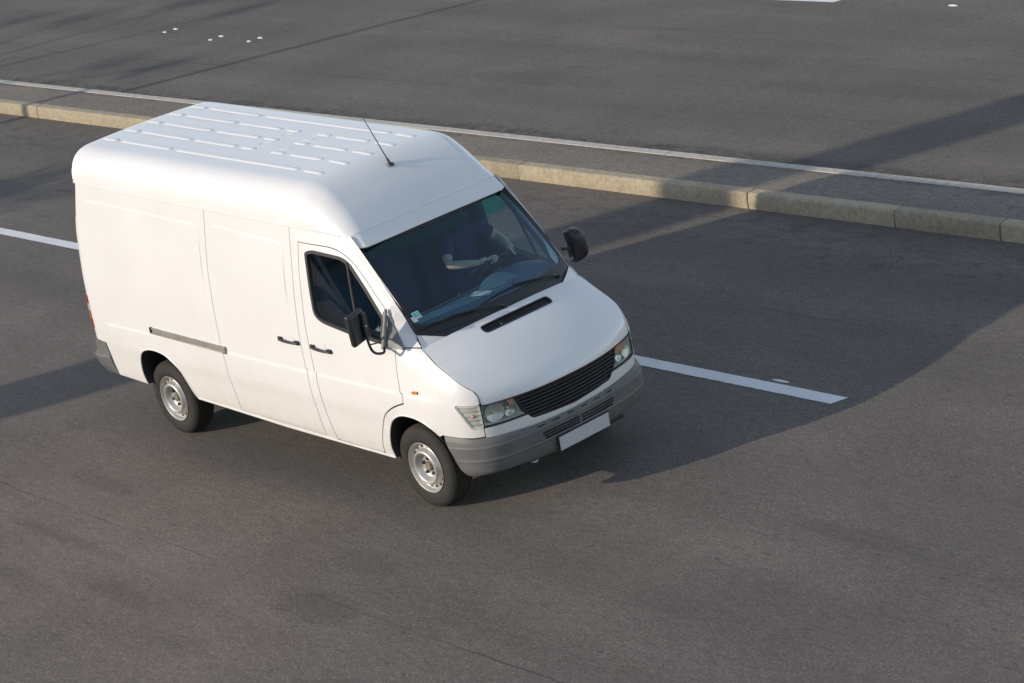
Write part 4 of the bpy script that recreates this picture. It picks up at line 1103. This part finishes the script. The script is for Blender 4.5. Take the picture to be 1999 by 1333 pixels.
def mirror_left():
    tri = [(-.176, 1.590), (-.165, 1.600), (.066, 1.325), (-.152, 1.352)]
    root = vp(panel('mirror_base', tri, lambda s, z: body(s, z, .012), GREYP2, None, step=.04, flange=.012, mirror=True))
    rot = Matrix.Rotation(math.radians(-12), 3, 'Z') @ Matrix.Rotation(math.radians(4), 3, 'X')
    bm = bmesh.new(); n = 20
    # domed housing: stacked rounded outlines
    rings = []
    for x, k in ((-.05, .94), (-.045, 1.0), (.0, 1.0), (.035, .93), (.06, .78), (.072, .52)):
        q = round_poly([(-.078*k, -.148*k), (.080*k, -.120*k), (.072*k, .122*k), (-.05*k, .150*k)], .055*k, 5)
        rings.append([bm.verts.new((x, a, b)) for a, b in q])
    for A, B in zip(rings, rings[1:]):
        for i in range(len(A)): bm.faces.new((A[i], A[(i+1) % len(A)], B[(i+1) % len(A)], B[i]))
    bm.faces.new(rings[0]); bm.faces.new(rings[-1][::-1])
    T = Matrix.Translation((-.055, 1.065, 1.485)) @ rot.to_4x4()
    bmesh.ops.transform(bm, matrix=T, verts=bm.verts)
    sub(from_bm('mirror_housing', bm, BLACKP, None, 60), root)
    bm = bmesh.new(); box_bm(bm, (-.054, 0, 0), (.004, .12, .24)); bmesh.ops.transform(bm, matrix=T, verts=bm.verts); sub(from_bm('mirror_glass', bm, MIRROR, None), root)
    sub(tube('mirror_arm', [(-.05, .905, 1.50), (-.045, .96, 1.487), (-.04, 1.03, 1.483)], [.014, .012, .011], BLACKP, None, 10), root)
    sub(tube('mirror_arm', [(-.04, .905, 1.40), (-.05, .96, 1.39), (-.055, 1.02, 1.40)], [.020, .018, .014], GREYP2, None, 10), root)
mirror_left()
# ------------------------------------------------------------------ cab interior
vp(box('cab_floor', (-.45, 0, .78), (1.35, 1.66, .04), TRIM, None))
vp(box('overhead_shelf', (-.525, -.185, 1.958), (.05, 1.18, .180), LINING, None, None, .02))
vp(box('bulkhead', (-1.15, 0, 1.48), (.04, 1.66, 1.44), TRIM, None))
vp(panel('headliner', [(-1.14, -.80), (-.56, -.76), (-.56, .76), (-1.14, .80)], lambda x, y: (x, y, 2.115 + .02*(1-(y/.8)**2)), LINING, None, step=.2, flange=0, flip=True))
def dash(a, b):
    y = (b*2 - 1) * .80
    prof = [(.225, 1.335), (.14, 1.385), (.0, 1.408), (-.14, 1.414), (-.25, 1.402), (-.29, 1.355), (-.29, 1.15), (-.2, .95), (-.1, .80)]
    t = a * 8; x = hermite_tab([(i, p[0]) for i, p in enumerate(prof)], t); z = hermite_tab([(i, p[1]) for i, p in enumerate(prof)], t)
    hump = math.exp(-((y - .50)/.29)**4)
    k = sstep(1.5, 4, t) * (1 - sstep(5.5, 7, t))
    z += .050 * hump * k; x -= .07 * hump * k
    x -= .10 * (abs(y)/.8)**3 * (1 - sstep(0, 3, t))
    return (x, y, z)
vp(grid('dashboard', dash, 32, 48, DASH, None, True))
vp(tube('dashboard_lip', [Vector(dash(.50, b)) + Vector((0, 0, .010)) for b in [.03 + .57*k/16 for k in range(17)]], .012, TRIM, None, 6))
def seat(y, w, nm):
    s = vp(box(nm, (-.72, y, 1.10), (.50, w, .16), SEAT, None, Matrix.Rotation(-.08, 3, 'Y'), .05, 3))
    sub(box('backrest', (-1.02, y, 1.47), (.13, w, .66), SEAT, None, Matrix.Rotation(-.16, 3, 'Y'), .05, 3), s)
    sub(box('headrest', (-1.07, y, 1.90), (.09, .27, .18), SEAT, None, Matrix.Rotation(-.1, 3, 'Y'), .04, 3), s)
    sub(box('seat_box', (-.72, y, .91), (.44, w*.9, .24), TRIM, None, None, .02), s)
seat(.45, .50, 'driver_seat'); seat(-.36, .92, 'passenger_bench')
for y in (-.42, .42):
    vp(box('sun_visor', (-.545, y, 2.055), (.13, .56, .018), TRIM, None, Matrix.Rotation(-.25, 3, 'Y'), .008))
SWC = Vector((-.385, .45, 1.505)); sn = Vector((-.5, 0, .866)); su = Vector((.866, 0, .5)); sy_ = Vector((0, 1, 0))
sw = vp(tube('steering_wheel', [SWC + (sy_*math.cos(k*2*PI/40) + su*math.sin(k*2*PI/40)) * .195 for k in range(40)], .014, BLACKP, None, 10, True))
for a in (PI*.08, PI*.92, PI*1.35, PI*1.65):
    sub(tube('wheel_spoke', [SWC - sn*.03, SWC + (sy_*math.cos(a) + su*math.sin(a))*.19], [.022, .012], BLACKP, None, 8), sw)
bm = bmesh.new(); bmesh.ops.create_uvsphere(bm, u_segments=20, v_segments=10, radius=1, matrix=Matrix.Translation(SWC - sn*.025) @ Matrix(((su.x, 0, sn.x, 0), (su.y, 1, sn.y, 0), (su.z, 0, sn.z, 0), (0, 0, 0, 1))) @ Matrix.Diagonal((.075, .085, .03, 1)))
sub(from_bm('wheel_boss', bm, BLACKP, None, 60), sw)
sub(tube('steering_column', [SWC - sn*.03, SWC - sn*.30], .035, BLACKP, None, 12), sw)
# ------------------------------------------------------------------ the driver
def skin_obj(name, verts, edges, radii, mat, parent, root=0, sub_=2):
    me = bpy.data.meshes.new(name); me.from_pydata(verts, edges, []); me.update()
    o = bpy.data.objects.new(name, me); COL.objects.link(o); me.materials.append(mat)
    if parent: o.parent = parent
    m = o.modifiers.new('skin', 'SKIN'); m.use_smooth_shade = True
    sv = me.skin_vertices[0].data if me.skin_vertices else None
    if sv is None:
        return o
    for i, r in enumerate(radii):
        sv[i].radius = (r, r) if not isinstance(r, tuple) else r
        sv[i].use_root = (i == root)
    s = o.modifiers.new('subdivision', 'SUBSURF'); s.levels = sub_; s.render_levels = sub_
    return o
def ensure_skin(me):
    bm = bmesh.new(); bm.from_mesh(me); bm.verts.layers.skin.verify(); bm.to_mesh(me); bm.free()
def skinned(name, chains, mat, parent, sub_=2):
    """chains: lists of (x,y,z,r); a chain starting with an int index continues from that vertex"""
    V = []; E = []; R = []
    for ch in chains:
        prev = None
        for item in ch:
            if isinstance(item, int): prev = item; continue
            V.append(item[:3]); R.append(item[3] if len(item) == 4 else (item[3], item[4])); i = len(V) - 1
            if prev is not None: E.append((prev, i))
            prev = i
    me = bpy.data.meshes.new(name); me.from_pydata(V, E, []); ensure_skin(me); me.materials.append(mat)
    o = bpy.data.objects.new(name, me); COL.objects.link(o)
    if parent: o.parent = parent
    m = o.modifiers.new('skin', 'SKIN'); m.use_smooth_shade = True; m.branch_smoothing = .4
    for i, r in enumerate(R):
        d = me.skin_vertices[0].data[i]; d.radius = r if isinstance(r, tuple) else (r, r); d.use_root = (i == 0)
    s = o.modifiers.new('subdivision', 'SUBSURF'); s.levels = sub_; s.render_levels = sub_
    return o
def bake(objs, name, mat, parent):
    """join evaluated meshes into one continuous figure"""
    dg = bpy.context.evaluated_depsgraph_get(); bm = bmesh.new()
    for o in objs:
        me = bpy.data.meshes.new_from_object(o.evaluated_get(dg)); bm.from_mesh(me); bpy.data.meshes.remove(me)
    for o in objs: bpy.data.objects.remove(o)
    me = bpy.data.meshes.new(name); bm.to_mesh(me); bm.free(); me.materials.clear(); me.materials.append(mat); me.shade_smooth()
    o = bpy.data.objects.new(name, me); COL.objects.link(o); o.parent = parent
    return o
man = empty('person', (0, 0, 0))
tag(man, 'person in a dark navy t-shirt at the steering wheel behind the windscreen', 'person')
LS, RS = (-.73, .63, 1.72), (-.73, .27, 1.72)
RE, RH = (-.545, .135, 1.575), (-.29, .30, 1.575)
LE, LH = (-.62, .74, 1.60), (-.30, .60, 1.60)
torso = skinned('torso', [[(-.86, .45, 1.21, .06, .08), (-.83, .45, 1.36, .115, .15), (-.81, .45, 1.54, .12, .165), (-.77, .45, 1.70, .10, .15), (-.745, .45, 1.79, .055), (-.725, .45, 1.86, .050)],
    [3, (-.745, .565, 1.735, .062), (*LS, .055), ((LS[0]+LE[0])/2, (LS[1]+LE[1])/2, (LS[2]+LE[2])/2, .047), (*LE, .040), ((LE[0]+LH[0])/2-.02, (LE[1]+LH[1])/2+.01, (LE[2]+LH[2])/2, .037), (LH[0]-.06, LH[1]+.025, LH[2], .027), (LH[0]-.02, LH[1]+.012, LH[2], .024)],
    [3, (-.745, .335, 1.735, .062), (*RS, .055), ((RS[0]+RE[0])/2, (RS[1]+RE[1])/2, (RS[2]+RE[2])/2, .047), (*RE, .040), ((RE[0]+RH[0])/2-.02, (RE[1]+RH[1])/2-.01, (RE[2]+RH[2])/2, .037), (RH[0]-.06, RH[1]-.035, RH[2], .027), (RH[0]-.02, RH[1]-.012, RH[2], .024)],
    [0, (-.72, .55, 1.195, .05), (-.38, .58, 1.225, .04), (-.30, .58, 1.10, .04), (-.26, .58, .86, .036), (-.16, .58, .83, .03)],
    [0, (-.72, .35, 1.195, .05), (-.38, .32, 1.225, .04), (-.30, .32, 1.10, .04), (-.24, .32, .86, .036), (-.14, .32, .83, .03)]], SKIN, None)
# head with face
def headmesh():
    bm = bmesh.new(); bmesh.ops.create_uvsphere(bm, u_segments=32, v_segments=24, radius=1)
    for v in bm.verts:
        x, y, z = v.co
        w = 1 - .22*max(0, -z)**1.5
        X = x*.098*w; Y = y*.077*w; Z = z*.118
        if x > 0:
            X *= .94
            X += .026 * math.exp(-((y/.16)**2 + ((z+.12)/.16)**2))          # nose
            X += .008 * math.exp(-((y/.35)**2 + ((z+.42)/.07)**2))          # lips
            X += .010 * math.exp(-((y/.30)**2 + ((z+.78)/.15)**2))          # chin
            for sy in (-1, 1): X -= .010 * math.exp(-(((y-sy*.36)/.16)**2 + ((z-.06)/.10)**2))
            X += .006 * math.exp(-((z-.24)/.08)**2) * math.exp(-(y/.7)**2)
        for sy in (-1, 1):
            g = math.exp(-(((x+.02)/.16)**2 + ((z-.0)/.24)**2)) if y*sy > .8 else 0; Y += sy*.014*g
        v.co = (X, Y, Z)
    bmesh.ops.transform(bm, matrix=Matrix.Translation((-.705, .45, 1.965)) @ Matrix.Rotation(.14, 4, 'Y'), verts=bm.verts)
    me = bpy.data.meshes.new('h'); bm.to_mesh(me); bm.free(); o = bpy.data.objects.new('h', me); COL.objects.link(o); return o
hd = headmesh()
def hand(wr, ctr, side):
    """hand closed round the wheel rim: palm plus five separate bent digits"""
    W = Vector(wr); 
    # rim direction at the grip point
    rel = Vector(ctr) - SWC; tn = sn.cross(rel).normalized()       # along the rim
    out = rel.normalized()
    toward = (Vector(ctr) - W).normalized()
    palm = Vector(ctr) + sn*.030 - out*.008
    objs = []
    ch = [[(*W, .026, .022), (*(W*.4 + palm*.6 - toward*.01), .030, .022), (*palm, .036, .020)]]
    objs.append(skinned('p', ch, SKIN, None, 2))
    L = (.078, .086, .080, .064)
    for k in range(4):
        off = tn * ((k - 1.5) * .0205) * side
        b = palm + off + toward*.018 + sn*.002
        p1 = b + toward*L[k]*.34 + sn*.002; p2 = p1 + toward*L[k]*.16 - sn*L[k]*.34; p3 = p2 - toward*L[k]*.22 - sn*L[k]*.18
        objs.append(skinned('f', [[(*(b - toward*.02), .0095), (*b, .0098), (*p1, .0092), (*p2, .0082), (*p3, .0070)]], SKIN, None, 1))
    tb = palm - tn*.030*side - toward*.012
    t1 = tb - tn*.022*side + toward*.012 - sn*.012; t2 = t1 + toward*.026 - sn*.020 - tn*.004*side
    objs.append(skinned('t', [[(*(tb + tn*.016*side), .012), (*tb, .0125), (*t1, .011), (*t2, .009)]], SKIN, None, 1))
    return objs
rh = hand((RH[0]-.06, RH[1]-.035, RH[2]), SWC + (sy_*-.13 + su*.145), 1)
lh = hand((LH[0]-.06, LH[1]+.025, LH[2]), SWC + (sy_*.13 + su*.145), -1)
body_o = bake([torso, hd] + rh + lh, 'body', SKIN, man)
def mid(a, b, t): return tuple(a[i] + (b[i]-a[i])*t for i in range(3))
shirt = skinned('t_shirt', [[(-.80, .45, 1.17, .150, .180), (-.82, .45, 1.36, .138, .172), (-.81, .45, 1.54, .140, .186), (-.77, .45, 1.70, .118, .170), (-.75, .45, 1.775, .078), (-.738, .45, 1.835, .064)],
    [3, (-.745, .565, 1.738, .082), (*LS, .076), (*mid(LS, LE, .45), .068), (*mid(LS, LE, .72), .066)],
    [3, (-.745, .335, 1.738, .082), (*RS, .076), (*mid(RS, RE, .45), .068), (*mid(RS, RE, .72), .066)]], NAVY, None)
bake([shirt], 't_shirt', NAVY, man)
tr_ = skinned('trousers', [[(-.80, .45, 1.21, .150, .178), (-.70, .45, 1.20, .12)], [0, (-.70, .55, 1.20, .100), (-.38, .58, 1.237, .074), (-.30, .58, 1.10, .064), (-.262, .58, .90, .052)], [0, (-.70, .35, 1.20, .100), (-.38, .32, 1.237, .074), (-.30, .32, 1.10, .064), (-.242, .32, .90, .052)]], TROU, None)
bake([tr_], 'trousers', TROU, man)
bm = bmesh.new(); bmesh.ops.create_uvsphere(bm, u_segments=28, v_segments=18, radius=1, matrix=Matrix.Translation((-.718, .45, 1.985)) @ Matrix.Rotation(.14, 4, 'Y') @ Matrix.Diagonal((.104, .086, .116, 1)))
bmesh.ops.delete(bm, geom=[v for v in bm.verts if (v.co.x > -.665 and v.co.z < 2.03) or v.co.z < 1.90], context='VERTS')
h_ = from_bm('hair', bm, HAIR, man, 60)
# papers lying on the dashboard
o = box('paper_sheet', (-.10, .06, 1.424), (.16, .10, .003), PAPER, None, Matrix.Rotation(.5, 3, 'Z')); tag(o, 'pale sheet of paper lying on the middle of the dashboard behind the windscreen', 'paper')
